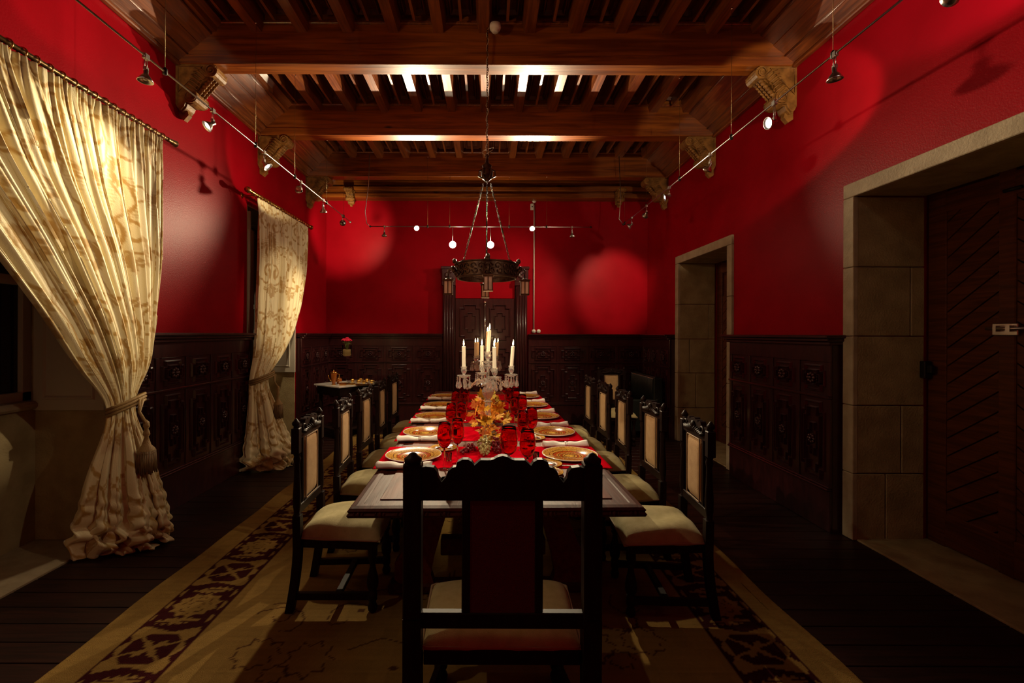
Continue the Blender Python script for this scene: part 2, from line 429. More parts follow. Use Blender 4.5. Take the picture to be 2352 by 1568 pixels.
# ---- floor of dark boards running across the room
fl = MB().box((-3.6, -2.2, -.12), (3.6, 8.3, -.012)).build('floor', M_['floor_wood']); tag(fl, kind='structure')
fl['label'] = 'dark red brown wooden board floor around the rug'
pl = []
for k in range(3):
    L_ = (2.6, 3.4, 3.0)[k]
    pl.append(MB().box((0, .002, -.012), (L_, .146, 0), bev=.0025).mesh('plank', M_['floor_wood']))
y = 1.3; r = 0
while y < 8.05:
    if r % 2 == 0: xs = [(XL + .0, 1), (XL + 3.4, 0)]
    else: xs = [(XL, 0), (XL + 2.6, 1)]
    for x0, k in xs: link('plank', pl[k], fl, (x0 + .002, y, 0))
    y += .15; r += 1
# ---- ceiling
ce = MB().box((-3.6, -2.2, 4.60), (3.6, 8.3, 4.72)).build('ceiling', M_['ceil_board']); tag(ce, kind='structure')
ce['label'] = 'varnished red brown timber ceiling with beams and joists'
beamY = [1.22, 2.73, 4.24, 5.75, 7.26]
BT = .15
def corbel_mesh():
    mb = MB()
    # outline in (x out from wall, z), scroll bracket hanging under the beam
    o = [(0, 0), (.36, 0), (.385, -.03), (.39, -.07), (.37, -.105), (.335, -.12), (.30, -.115), (.275, -.14), (.235, -.155), (.215, -.20), (.19, -.24),
         (.20, -.28), (.195, -.325), (.165, -.355), (.125, -.365), (.10, -.36), (.085, -.40), (.05, -.435), (.02, -.42), (0, -.38)]
    mb.prism(o, .02, .13, 'y')
    mb.prism([(x * .94, z * .97) for x, z in o], 0, .15, 'y')
    def drum(cx, cz, r):
        n = 14
        for k, (r_, a, b) in enumerate(((r, -.008, .158), (r * .62, -.016, .166), (r * .28, -.022, .172))):
            mb.prism([(cx + r_ * math.cos(2 * PI * i / n), cz + r_ * math.sin(2 * PI * i / n)) for i in range(n)], a, b, 'y', smooth=False)
    drum(.335, -.062, .056); drum(.145, -.295, .064)
    for i in range(7):   # acanthus ridges along the front curve
        t = i / 6; x = .315 - .13 * t; z = -.12 - .15 * t
        for yy in (.035, .075, .115):
            mb.sphere((x, yy, z), .026, 8, 5, None, (1.0, .6, .8))
    for yy in (-.020, .170):   # volutes
        for cx, cz, r, s0 in ((.335, -.062, .052, 1), (.145, -.295, .060, -1)):
            mb.tube([(cx + r * (1 - i / 22) * math.cos(s0 * i * .62 + .5), yy, cz + r * (1 - i / 22) * math.sin(s0 * i * .62 + .5)) for i in range(20)], .0075, 5)
        y2 = -.006 if yy < 0 else .156
        mb.tube([(.025, y2, -.02), (.25, y2, -.02), (.025, y2, -.26)], .007, 5, closed=True)
        for i in range(7):
            t = i / 6; x = .27 - .12 * t; z = -.07 - .17 * t
            mb.tube([(x - .09 + .03 * t, y2, z + .035 - .02 * t), (x - .03, y2 - (.008 if yy < 0 else -.008), z + .02), (x + .03, y2, z - .03)], [.003, .012, .004], 6)
    for i in range(0):
        t = i / 5
        a = Vector((.05 + .22 * t, 0, -.03 - .02 * t)); b = Vector((.20 - .03 * t + .06 * (1 - t), 0, -.17 - .03 * i))
        for yy in (-.004, .154):
            mb.tube([(a.x, yy, a.z), ((a.x + b.x) / 2 + .03, yy, (a.z + b.z) / 2 + .02), (b.x, yy, b.z)], [.004, .011, .004], 6)
    mb.prism([(0, -.36), (.07, -.38), (.09, -.45), (.045, -.50), (.0, -.47)], .05, .10, 'y')
    return mb.mesh('corbel', M_['corbel'])
cm = corbel_mesh()
for yb in beamY:
    be = MB().box((XL, yb, 4.19), (XR, yb + BT, 4.60)).build('beam', M_['ceil_x'], ce)
    MB().box((XL, yb - .012, 4.10), (XR, yb + BT + .012, 4.188), bev=.006).build('lower_board', M_['ceil_x'], be)
    MB().box((XL + .4, yb - .02, 4.475), (XR - .4, yb + BT + .02, 4.505), bev=.006).build('bed_moulding', M_['ceil_y'], be)
    if yb > 3:
        link('corbel', cm, be, (XL, yb, 4.10)); link('corbel', cm, be, (XR, yb + BT, 4.10), (0, 0, PI))
jm = {}
def joist(x, y0, y1):
    L_ = round(y1 - y0, 3)
    if L_ not in jm:
        a = MB().prism([(-.046, 4.40), (.046, 4.40), (.052, 4.42), (.066, 4.47), (.075, 4.53), (.075, 4.60), (-.075, 4.60), (-.075, 4.53), (-.066, 4.47), (-.052, 4.42)], 0, L_, 'y').mesh('joist', M_['ceil_y'])
        b = MB().prism([(-.012, 4.44), (.012, 4.44), (.014, 4.60), (-.014, 4.60)], .10, L_ - .10, 'y').mesh('rib', M_['ceil_y'])
        c = MB().box((.08, .015, 4.555), (.344, L_ - .015, 4.598))
        ring_p = [(.10, .05), (.324, .05), (.324, L_ - .05), (.10, L_ - .05)]
        Mx = Matrix(((1, 0, 0, 0), (0, 0, 1, 0), (0, 1, 0, 4.555), (0, 0, 0, 1)))
        ring_mould(c, ring_p, .04, .035, 0, Mx)
        jm[L_] = (a, b, c.mesh('coffer_panel', M_['ceil_board']))
    a, b, c = jm[L_]
    link('joist', a, ce, (x, y0, 0))
    if x < 2.2: link('rib', b, ce, (x + .212, y0, 0)); link('coffer_panel', c, ce, (x, y0, 0))
bays = [(2.73, 4.24), (4.24, 5.75), (5.75, 7.26), (7.26, 8.16)]
for a, b in bays:
    for k in range(-6, 7):
        joist(-.045 + .424 * k - (.0 if k else 0), a + BT, b)
# sloping cove boards along both walls
for a, b in [(1.22, 2.73)] + bays:
    for side in (1, -1):
        Xw = XR if side == 1 else XL
        pr = [(.0, 4.10), (.11, 4.20), (.22, 4.30), (.33, 4.39), (.44, 4.50)]
        for i in range(4):
            (u0, z0), (u1, z1) = pr[i], pr[i + 1]
            x0 = Xw - side * u0; x1 = Xw - side * u1; t = .02
            q = [(x0, z0 + .006 * (i % 2)), (x1, z1 - .012), (x1, z1 + .02), (x0, z0 + .03)]
            MB().prism(q, a + BT + .001, b - .001, 'y').build('cove_board', M_['ceil_y'], ce)
            if i in (1, 3):
                MB().tube([(x0, a + BT, z0 - .002), (x0, b, z0 - .002)], .011, 6).build('bead', M_['ceil_y'], ce)
        MB().box((Xw, a + BT, 4.085), (Xw - side * .05, b, 4.12), bev=.008).build('wall_bead', M_['ceil_y'], ce)
# timber cornice on the end wall
co = MB()
for (y0, z0, z1) in ((7.98, 3.985, 4.06), (8.03, 4.06, 4.10), (7.95, 4.10, 4.17), (8.02, 4.17, 4.30), (7.92, 4.30, 4.40)):
    co.box((XL, y0, z0), (XR, 8.2, z1), bev=.008)
co.build('end_cornice', M_['ceil_x'], ce)
for x in (-2.38, 2.3):
    link('end_corbel', cm, ce, (x - .075, 8.0, 4.09), (0, 0, -PI / 2), (.7, .7, .55))

# ---- walls
def wallobj(name, boxes, label):
    mb = MB()
    for a, b in boxes: mb.box(a, b)
    o = mb.build(name, M_['red_wall']); tag(o, label, kind='structure'); return o
W1 = (1.75, 3.50, 3.10); W2 = (5.50, 6.89, 3.16)   # left openings: y0, y1, top
wl = wallobj('wall_left', [((-3.5, -2.2, 0), (XL, W1[0], 4.1)), ((-3.5, W1[0], W1[2]), (XL, W1[1], 4.1)), ((-3.5, W1[1], 0), (XL, W2[0], 4.1)),
                      ((-3.5, W2[0], W2[2]), (XL, W2[1], 4.1)), ((-3.5, W2[1], 0), (XL, 8.3, 4.1))], 'deep red painted wall with the curtained windows')
D1 = (1.95, 3.57, 2.72); D2 = (5.39, 6.84, 2.70)
wr = wallobj('wall_right', [((XR, -2.2, 0), (3.62, D1[0], 4.1)), ((XR, D1[0], D1[2]), (3.62, D1[1], 4.1)), ((XR, D1[1], 0), (3.62, D2[0], 4.1)),
                       ((XR, D2[0], D2[2]), (3.62, D2[1], 4.1)), ((XR, D2[1], 0), (3.62, 8.3, 4.1))], 'deep red painted wall with the two stone doorways')
wb = wallobj('wall_back', [((XL - .5, YB, 0), (XR + .5, YB + .12, 4.3))], 'deep red painted end wall behind the table')
wf = wallobj('wall_front', [((XL - .5, -2.35, 0), (XR + .5, -2.2, 4.6))], 'red wall at the near end of the room, behind the viewer')

# ---- wainscot
def cruci(w, h, a, b):
    """stepped cross outline, half sizes w,h with corner notches a,b"""
    return [(-w + a, -h), (w - a, -h), (w - a, -h + b), (w, -h + b), (w, h - b), (w - a, h - b), (w - a, h), (-w + a, h), (-w + a, h - b), (-w, h - b), (-w, -h + b), (-w + a, -h + b)]
def upper_panel(pw, ph):
    mb = MB(); mb.box((-pw / 2, 0, -ph / 2), (pw / 2, .012, ph / 2))
    ring_mould(mb, cruci(pw * .43, ph * .42, pw * .12, ph * .17), .024, .022)
    ring_mould(mb, cruci(pw * .30, ph * .27, pw * .09, ph * .12), .018, .030)
    mb.prism(cruci(pw * .17, ph * .14, pw * .06, ph * .07), -.018, 0, 'y')
    for k in range(8):
        a = 2 * PI * k / 8
        mb.sphere((.034 * math.cos(a), -.026, .034 * math.sin(a)), .017, 6, 4)
    mb.sphere((0, -.034, 0), .016, 6, 4)
    return mb.mesh('upper_panel', M_['panel_wood'])
def lower_panel(pw, ph):
    mb = MB(); mb.box((-pw / 2, 0, -ph / 2), (pw / 2, .012, ph / 2))
    ring_mould(mb, cruci(pw * .43, ph * .46, pw * .14, ph * .11), .024, .022)
    ring_mould(mb, cruci(pw * .29, ph * .39, pw * .10, ph * .10), .018, .030)
    ring_mould(mb, cruci(pw * .17, ph * .20, pw * .08, ph * .09), .014, .026)
    for zz in (0, ):
        for k in range(8):
            a = 2 * PI * k / 8
            mb.sphere((.030 * math.cos(a), -.022, zz + .030 * math.sin(a)), .016, 6, 4)
        mb.sphere((0, -.03, zz), .015, 6, 4)
    return mb.mesh('lower_panel', M_['panel_wood'])
upc = {}
def wainscot(parent, origin, rz, length, n, endcap=(False, False), thick=.085):
    """local frame: x along the wall, -y out of the wall"""
    root = MB().box((0, -thick + .022, 0), (length, 0, 1.56)).build('wainscot', M_['panel_wood'], parent, origin, (0, 0, rz))
    fy = -thick + .022
    MB().box((0, fy - .022, 0), (length, fy, .335), bev=.004).build('base_board', M_['panel_wood'], root)
    m = MB(); m.box((0, fy - .045, .335), (length, fy, .352), bev=.005); m.box((0, fy - .034, .352), (length, fy, .368), bev=.005); m.build('base_moulding', M_['panel_wood'], root)
    MB().box((0, fy - .036, 1.078), (length, fy, 1.100), bev=.005).build('middle_rail', M_['panel_wood'], root)
    MB().box((0, fy - .022, 1.375), (length, fy, 1.52), bev=.004).build('frieze', M_['panel_wood'], root)
    c = MB(); e0 = -.06 if endcap[0] else 0; e1 = .06 if endcap[1] else 0
    c.box((e0 * .4, fy - .05, 1.515), (length + e1 * .4, .0, 1.545), bev=.006); c.box((e0 * .7, fy - .075, 1.545), (length + e1 * .7, .0, 1.572), bev=.006)
    c.box((e0, fy - .10, 1.572), (length + e1, .0, 1.598), bev=.006); c.build('cap_moulding', M_['panel_wood'], root)
    pw = length / n
    for k in range(n + 1):
        x = min(max(k * pw, .022), length - .022)
        MB().box((x - .022, fy - .022, .366), (x + .022, fy, 1.078), bev=.003).build('stile', M_['panel_wood'], root)
        MB().box((x - .022, fy - .022, 1.10), (x + .022, fy, 1.376), bev=.003).build('stile', M_['panel_wood'], root)
    key = round(pw, 2)
    if key not in upc: upc[key] = (upper_panel(pw - .046, .272), lower_panel(pw - .046, .706))
    for k in range(n):
        link('upper_panel', upc[key][0], root, ((k + .5) * pw, fy - .012, 1.238))
        link('lower_panel', upc[key][1], root, ((k + .5) * pw, fy - .012, .722))
    return root
# left wall: x axis runs along -y from far to near so that -y local points to +x
wainscot(wl, (XL, 3.52, 0), PI / 2, 1.94, 5, (False, True))
wainscot(wl, (XL, 6.91, 0), PI / 2, 1.2, 3)
wainscot(wl, (XL, -2.1, 0), PI / 2, 3.82, 9)
wainscot(wr, (XR, 5.20, 0), -PI / 2, 1.53, 4, (True, True), thick=.11)
wainscot(wr, (XR, 8.12, 0), -PI / 2, 1.20, 3, thick=.11)
wainscot(wr, (XR, 1.8, 0), -PI / 2, 3.9, 9, thick=.11)
wainscot(wb, (XL + .05, YB, 0), 0, 2.06, 4)
wainscot(wb, (.72, YB, 0), 0, 2.1, 4)

# ---- stone doorways in the right wall
def blocks(parent, x0, x1, y0, y1, zs, splits, face, name='jamb_block', mat='stone'):
    for i in range(len(zs) - 1):
        z0, z1 = zs[i], zs[i + 1]
        cuts = [x0] + splits.get(i, []) + [x1]
        for a, b in zip(cuts[:-1], cuts[1:]):
            MB().box((a + .003, y0 + random.uniform(0, .004), z0 + .003), (b - .003, y1, z1 - .003), bev=.006).build(name, M_[mat], parent)
def doorway(nm, D, label, leafx, joints, splits):
    root = MB().box((XR + .005, D[0] + .002, -.01), (3.6, D[1] - .002, .012), bev=.004).build(nm, M_['stone']); tag(root, label, kind='structure')
    y0, y1, zt = D
    blocks(root, XR + .0, 3.40, y1 - .03, y1 + .02, joints, splits, -1)           # far reveal
    blocks(root, XR + .0, 3.40, y0 - .02, y0 + .03, joints, splits, 1)            # near reveal
    for i in range(3):
        a = y0 + .03 + (y1 - y0 - .06) * i / 3; b = y0 + .03 + (y1 - y0 - .06) * (i + 1) / 3
        MB().box((XR, a + .003, zt - .04), (3.40, b - .003, zt + .03), bev=.006).build('lintel_block', M_['stone'], root)
    # face trim standing proud of the wall
    for ya, yb_ in ((y1 - .03, y1 + .075), (y0 - .075, y0 + .03)):
        for i in range(len(joints) - 1):
            MB().box((XR - .03, ya, joints[i] + .002), (XR + .01, yb_, joints[i + 1] - .002), bev=.005).build('trim_block', M_['stone_trim'], root)
    MB().box((XR - .03, y0 - .075, zt - .04), (XR + .01, y1 + .075, zt + .07), bev=.005).build('lintel_trim', M_['stone_trim'], root)
    # wooden leaf set deep in the opening
    X0 = leafx
    fr = MB(); fr.box((X0, y0, 0), (X0 + .1, y0 + .14, zt)); fr.box((X0, y1 - .14, 0), (X0 + .1, y1, zt)); fr.box((X0, y0, zt - .16), (X0 + .1, y1, zt + .02))
    lf = MB().box((X0 + .045, y0 + .05, .012), (X0 + .09, y1 - .05, zt)).build('door_leaf', M_['door_wood'], root)
    ym = (y0 + y1) / 2
    st = [(y1 - .16, y1 - .02), (ym - .05 + .25, ym + .05 + .25), (y0 + .02, y0 + .14)]
    for a, b in st: MB().box((X0 + .01, a, .012), (X0 + .06, b, zt), bev=.006).build('stile', M_['door_wood'], lf)
    MB().box((X0 + .012, y0 + .1, zt - .2), (X0 + .06, y1 - .1, zt - .04), bev=.006).build('rail', M_['door_wood'], lf)
    MB().box((X0 + .012, y0 + .1, .02), (X0 + .06, y1 - .1, .26), bev=.006).build('rail', M_['door_wood'], lf)
    # diagonal boards, each clipped to its field
    for (fa, fb, sgn) in ((st[1][1], st[0][0], -1), (st[2][1], st[1][0], 1)):
        za, zb_ = .26, zt - .2; step = .135; c = fa - (zb_ - za) * 1.0
        k = 0
        while c < fb + (zb_ - za):
            # board between lines y*? : u = y + sgn*z
            import itertools
            poly = [(fa, za), (fb, za), (fb, zb_), (fa, zb_)]
            slope = .75
            def clip(poly, lim, keep):
                out = []
                for i in range(len(poly)):
                    p, q = poly[i], poly[(i + 1) % len(poly)]
                    fp = keep * (p[0] * slope * sgn * -1 + p[1] - lim); fq = keep * (q[0] * slope * sgn * -1 + q[1] - lim)
                    if fp >= 0: out.append(p)
                    if (fp >= 0) != (fq >= 0):
                        t = fp / (fp - fq); out.append((p[0] + t * (q[0] - p[0]), p[1] + t * (q[1] - p[1])))
                return out
            lim = -3.5 + k * step
            P = clip(poly, lim + .006, 1)
            if len(P) >= 3: P = clip(P, lim + step - .006, -1)
            if len(P) >= 3:
                MB().prism(P, X0 + .022, X0 + .05, 'x').build('diagonal_board', M_['door_wood'], lf)
            k += 1
            if lim > 7: break
    return root, lf, st
zs1 = [0, .52, 1.05, 1.59, 2.13, 2.679]
r1, lf1, st1 = doorway('door_1', D1, 'wide stone doorway with dark diagonal boarded door beside the panelling', 3.42, zs1, {1: [3.22], 3: [3.29], 0: [3.1]})
zs2 = [0, .50, 1.02, 1.53, 2.05, 2.659]
r2, lf2, st2 = doorway('door_2', D2, 'farther stone doorway with a brown door standing ajar', 3.42, zs2, {1: [3.12], 2: [3.02], 3: [3.30]})
# latch on the near door
lt = MB(); lt.box((3.41, 2.93, 1.60), (3.425, 3.08, 1.68), bev=.004); lt.tube([(3.395, 2.86, 1.645), (3.395, 3.10, 1.645)], .011, 8); lt.box((3.38, 2.95, 1.625), (3.43, 2.975, 1.665)); lt.box((3.38, 3.03, 1.625), (3.43, 3.05, 1.665))
lt.build('bolt', M_['steel'], lf1)
hg = MB(); hg.box((3.36, 3.50, 1.27), (3.42, 3.545, 1.40), bev=.005); hg.box((3.37, 3.46, 1.31), (3.40, 3.50, 1.37), bev=.004); hg.build('catch', M_['iron'], lf1)
MB().tube([(3.40, 3.0, 2.55), (3.40, 2.9, 2.55)], .012, 8).build('hook', M_['iron'], lf1)
MB().sphere((3.39, 5.5, 1.66), .02, 10, 6).build('knob', M_['chrome'], lf2)

# ---- windows in the left wall
def window(nm, Wd, label):
    y0, y1, zt = Wd
    root = MB().box((-3.5, y0 + .002, -.01), (XL - .004, y1 - .002, .01), bev=.003).build(nm, M_['stone_trim']); tag(root, label, kind='structure')
    for ya, yb_ in ((y0 - .01, y0 + .02), (y1 - .02, y1 + .01)):
        MB().box((-3.5, ya, .01), (XL - .002, yb_, zt), bev=.004).build('reveal', M_['stone'], root)
    MB().box((-3.5, y0, zt - .02), (XL - .002, y1, zt + .01)).build('soffit', M_['stone'], root)
    MB().box((-3.62, y0, 0), (-3.46, y1, 1.02)).build('parapet', M_['stone'], root)
    MB().box((-3.62, y0 + .02, 1.02), (-3.40, y1 - .02, 1.08), bev=.02).build('sill', M_['stone_trim'], root)
    fr = MB()
    for a, b in ((y0 + .02, y0 + .09), (y1 - .09, y1 - .02), ((y0 + y1) / 2 - .04, (y0 + y1) / 2 + .04)): fr.box((-3.56, a, 1.08), (-3.49, b, zt - .02), bev=.004)
    for z in (1.08, 1.95, zt - .09): fr.box((-3.56, y0 + .02, z), (-3.49, y1 - .02, z + .07), bev=.004)
    wf_ = fr.build('window_frame', M_['shutter'], root)
    for a, b in ((y0 + .09, (y0 + y1) / 2 - .04), ((y0 + y1) / 2 + .04, y1 - .09)):
        for z0, z1 in ((1.15, 1.95), (2.02, zt - .09)):
            MB().box((-3.535, a, z0), (-3.525, b, z1)).build('pane', M_['pane'], wf_)
    # shutters folded open against the reveals
    for yy, s in ((y1 - .045, 1), (y0 + .045, -1)):
        sh = MB(); sh.box((-3.44, yy - .016, 1.01), (-2.90, yy + .016, zt - .08), bev=.004)
        for z0, z1 in ((1.09, 1.95), (2.05, zt - .16)):
            Mx = Matrix.Translation((-3.17, yy - .016 * 1, (z0 + z1) / 2)) if s == 1 else Matrix.Translation((-3.17, yy + .016, (z0 + z1) / 2)) @ Matrix.Rotation(PI, 4, 'Z')
            h = (z1 - z0) / 2
            ring_mould(sh, [(-.2, -h), (.2, -h), (.2, h), (-.2, h)], .03, .012, 0, Mx)
        sh.build('shutter', M_['shutter'], root)
    return root
window('window_1', W1, 'deep window recess with pale shutter behind the nearer gold curtain')
window('window_2', W2, 'deep window recess with pale shutter behind the farther gold curtain')
# shutter leaf of the far window seen edge-on beside the curtain
root2 = bpy.data.objects['window_2']
MB().box((-2.95, 5.52, 1.0), (-2.905, 5.64, 2.86), bev=.006).build('shutter_edge', M_['shutter'], root2)

# ---- carved portal and door in the end wall
d3 = MB(); d3.box((-.80, 8.16, 0), (.70, 8.2, 2.80)); d3 = d3.build('door_3', M_['panel_wood']); tag(d3, 'tall carved dark wood portal in the end wall behind the candles', kind='structure')
for sx, xc in ((-1, -.70), (1, .59)):
    p = MB(); p.box((xc - .10, 8.06, 0), (xc + .10, 8.2, 2.52), bev=.006)
    for dx in (-.07, -.025, .025, .07): p.tube([(xc + dx, 8.055, .3), (xc + dx, 8.055, 2.45)], .013, 6)
    p.box((xc - .12, 8.03, 0), (xc + .12, 8.2, .30), bev=.006); p.box((xc - .12, 8.03, 2.45), (xc + .12, 8.2, 2.53), bev=.006)
    po = p.build('pilaster', M_['panel_wood'], d3)
    q = MB()
    for k in range(9):
        a = k * .9; q.sphere((xc + .05 * math.cos(a), 8.04, 2.56 + k * .022), .03, 8, 5, None, (1, .5, 1))
    q.box((xc - .12, 8.05, 2.53), (xc + .12, 8.2, 2.77), bev=.006); q.build('capital', M_['panel_wood'], d3)
en = MB(); en.box((-.84, 8.03, 2.74), (.73, 8.2, 2.79), bev=.008); en.box((-.60, 8.08, 2.62), (.49, 8.2, 2.74), bev=.006)
for k in range(16):
    x = -.55 + k * .068; en.sphere((x, 8.07, 2.68), .026, 8, 5, None, (1, .6, 1.2))
en.build('entablature', M_['panel_wood'], d3)
MB().box((-.58, 8.12, 2.23), (.47, 8.158, 2.62)).build('red_overpanel', M_['red_wall'], d3)
for a, b in ((-.58, -.060), (-.050, .47)):
    dl = MB(); dl.box((a, 8.10, .01), (b, 8.158, 2.22), bev=.004)
    for z0, z1 in ((.2, .8), (.92, 1.35), (1.48, 2.12)):
        Mx = Matrix.Translation(((a + b) / 2, 8.10, (z0 + z1) / 2)); h = (z1 - z0) / 2; ww = (b - a) / 2 - .07
        ring_mould(dl, cruci(ww, h, .07, .06), .03, .02, 0, Mx); ring_mould(dl, cruci(ww * .55, h * .55, .05, .05), .02, .02, 0, Mx)
    dl.build('door_leaf', M_['panel_wood'], d3)
MB().box((-.085, 8.085, .01), (-.025, 8.12, 2.22), bev=.008).build('meeting_stile', M_['panel_wood'], d3)
cb = MB(); cb.tube([(-.055, 8.07, 1.0), (-.055, 8.07, 2.10)], .009, 8); cb.sphere((-.055, 8.055, 2.15), .03, 16, 10); cb.lathe([(0, 2.08), (.016, 2.09), (.012, 2.12), (0, 2.13)], (-.055, 8.07, 0), 10)
cb.build('long_bolt', M_['chrome'], d3)

# ================================================================ RUG
def make_rug():
    wd, ln, res = 3.79, 5.9, .010
    R = Ras(wd, ln, res)      # value: 0 ground, 1 dark maroon, .5 thin line
    per = .735; my = 2.285 - 1.25
    def border(xm, flip):
        # xm: centre of band in rug x
        for s in (-1, 1):
            R.stroke([(xm + s * .172, .0), (xm + s * .172, ln)], .018 if s * flip > 0 else .012, 1)
        y = my - 2 * per
        while y < ln + .5:
            # octagonal cartouche
            a, b = .125, .115
            R.fill([(xm - a, y - b * .5), (xm - a * .5, y - b), (xm + a * .5, y - b), (xm + a, y - b * .5), (xm + a, y + b * .5), (xm + a * .5, y + b), (xm - a * .5, y + b), (xm - a, y + b * .5)], 1)
            R.stroke([(xm - a, y - b * .5), (xm + a, y + b * .5)], .014, 0); R.stroke([(xm + a * .8, y - b * .8), (xm - a * .8, y + b * .8)], .014, 0)
            for k in range(4):
                g = PI / 4 + k * PI / 2
                R.fill(leafpoly(xm, y, g, .085, .022, 6, .35), 0)
            # blossom with two curled leaves on dark ground
            yy = y + per / 2
            R.fill([(xm - .15, yy - .19), (xm + .02, yy - .24), (xm + .14, yy - .20), (xm + .15, yy + .04), (xm + .15, yy + .20), (xm - .02, yy + .24), (xm - .14, yy + .20), (xm - .15, yy - .04)], 1)
            R.fill(blossom(xm, yy, .128, 11, .22, .3, 1.1, .95), 0)
            R.fill(leafpoly(xm - .13, yy - .16, .1, .24, .034, 12, .4), 0)
            R.fill(leafpoly(xm + .13, yy + .165, PI + .1, .24, .034, 12, .4), 0)
            R.stroke([(xm - .12, yy - .165), (xm + .08, yy - .15)], .006, 1); R.stroke([(xm + .12, yy + .165), (xm - .08, yy + .15)], .006, 1)
            R.stroke(blossom(xm, yy, .085, 8, .2), .004, .5); R.stroke(blossom(xm, yy, .045, 6, .2), .004, .5)
            # teeth along both edges
            for k in range(6):
                t = y - per / 2 + (k + .5) * per / 6
                for s in (-1, 1):
                    R.fill([(xm + s * .172, t - .05), (xm + s * .172, t + .05), (xm + s * .135, t + .01 * (-1) ** k), ], 1)
            y += per
    border(.37, 1); border(wd - .37, -1)
    for yv in (.37, ln - .37):
        for s in (-1, 1): R.stroke([(.37 + .172, yv + s * .172), (wd - .37 - .172, yv + s * .172)], .014, 1)
        x = .9
        while x < wd - .8:
            R.fill(blossom(x, yv, .12, 10, .25), 1); R.fill(blossom(x, yv, .07, 7, .3), 0); R.fill(leafpoly(x + .16, yv, .6, .2, .035, 10, .4), 1); x += .4
    # thin line drawing in the field
    rnd = random.Random(5)
    def wob(pts, a=.006): return [(x + rnd.uniform(-a, a), y + rnd.uniform(-a, a)) for x, y in pts]
    def motif(cx, cy, m=1):
        lw = .008
        R.stroke(wob(spiral(cx - m * .18, cy + .28, .13, .75, 2.2, -m, 18)), lw, .6)
        R.stroke(wob(spiral(cx + m * .20, cy + .26, .17, .8, .5, m, 20)), lw, .6)
        R.stroke(wob(spiral(cx - m * .12, cy + .18, .22, .6, 2.6, -m, 20)), lw, .6)
        R.stroke(wob(blossom(cx - m * .15, cy - .02, .12, 9, .25) , .008) + [], lw, .6)
        R.stroke(wob(blossom(cx + m * .12, cy - .06, .13, 9, .3), .008), lw, .6)
        R.stroke(wob(blossom(cx, cy - .16, .07, 7, .3), .006), lw, .6)
        R.stroke(wob([(cx + m * .3, cy), (cx + m * .45, cy + .1), (cx + m * .6, cy + .05), (cx + m * .72, cy + .12)]), lw, .6)
        R.fill(blossom(cx + m * .55, cy - .12, .022, 6, .1), .6); R.fill(blossom(cx - m * .1, cy + .05, .012, 6, .1), .6)
    y = 1.02
    k = 0
    while y < ln - .8:
        motif(1.07, y + 0, 1); motif(wd - 1.07, y + .1, -1); motif(wd / 2, y + .45, 1 if k % 2 else -1); y += 1.25; k += 1
    a = R.a
    rs = np.random.RandomState(3)
    n1 = rs.rand(a.shape[0] // 8 + 2, a.shape[1] // 8 + 2); n1 = np.kron(n1, np.ones((8, 8)))[:a.shape[0], :a.shape[1]]
    n2 = rs.rand(a.shape[0], 1) * np.ones(a.shape)
    g = np.array((.21, .125, .034)); d = np.array((.032, .003, .004))
    mask = np.where((a > .3) & (a < .9), .85, np.clip(a, 0, 1))[..., None]
    col = (g * (1 - mask) + d * mask) * (.84 + .16 * n1[..., None] + .12 * n2[..., None] + .1 * rs.rand(*a.shape)[..., None])
    X, Y = np.meshgrid(np.arange(R.nx) * res, np.arange(R.ny) * res)
    Z = .012 + .0015 * rs.rand(*a.shape)
    wav = .008 * np.sin(Y * 3.1) + .006 * np.sin(Y * 7.3)
    X2 = X + np.where(X < .1, wav, 0) * (1 - X / .1) + np.where(X > wd - .1, wav, 0)
    edge = np.minimum(np.minimum(X, wd - X), np.minimum(Y, ln - Y)); Z = np.where(edge < .006, .0005, Z)
    P = np.stack([X2, Y, Z], -1)
    me = gridmesh('woven_field', P, vcmat('rug_wool', .95, .5, 220, sheen=0, spec=.05), col)
    o = link('patterned_rug', me, None, (-2.06, 1.25, 0))
    o.rotation_euler = (0, 0, 0.004)
    tag(o, 'large olive gold wool rug with maroon floral border under the dining table', 'rug')
    return o
make_rug()

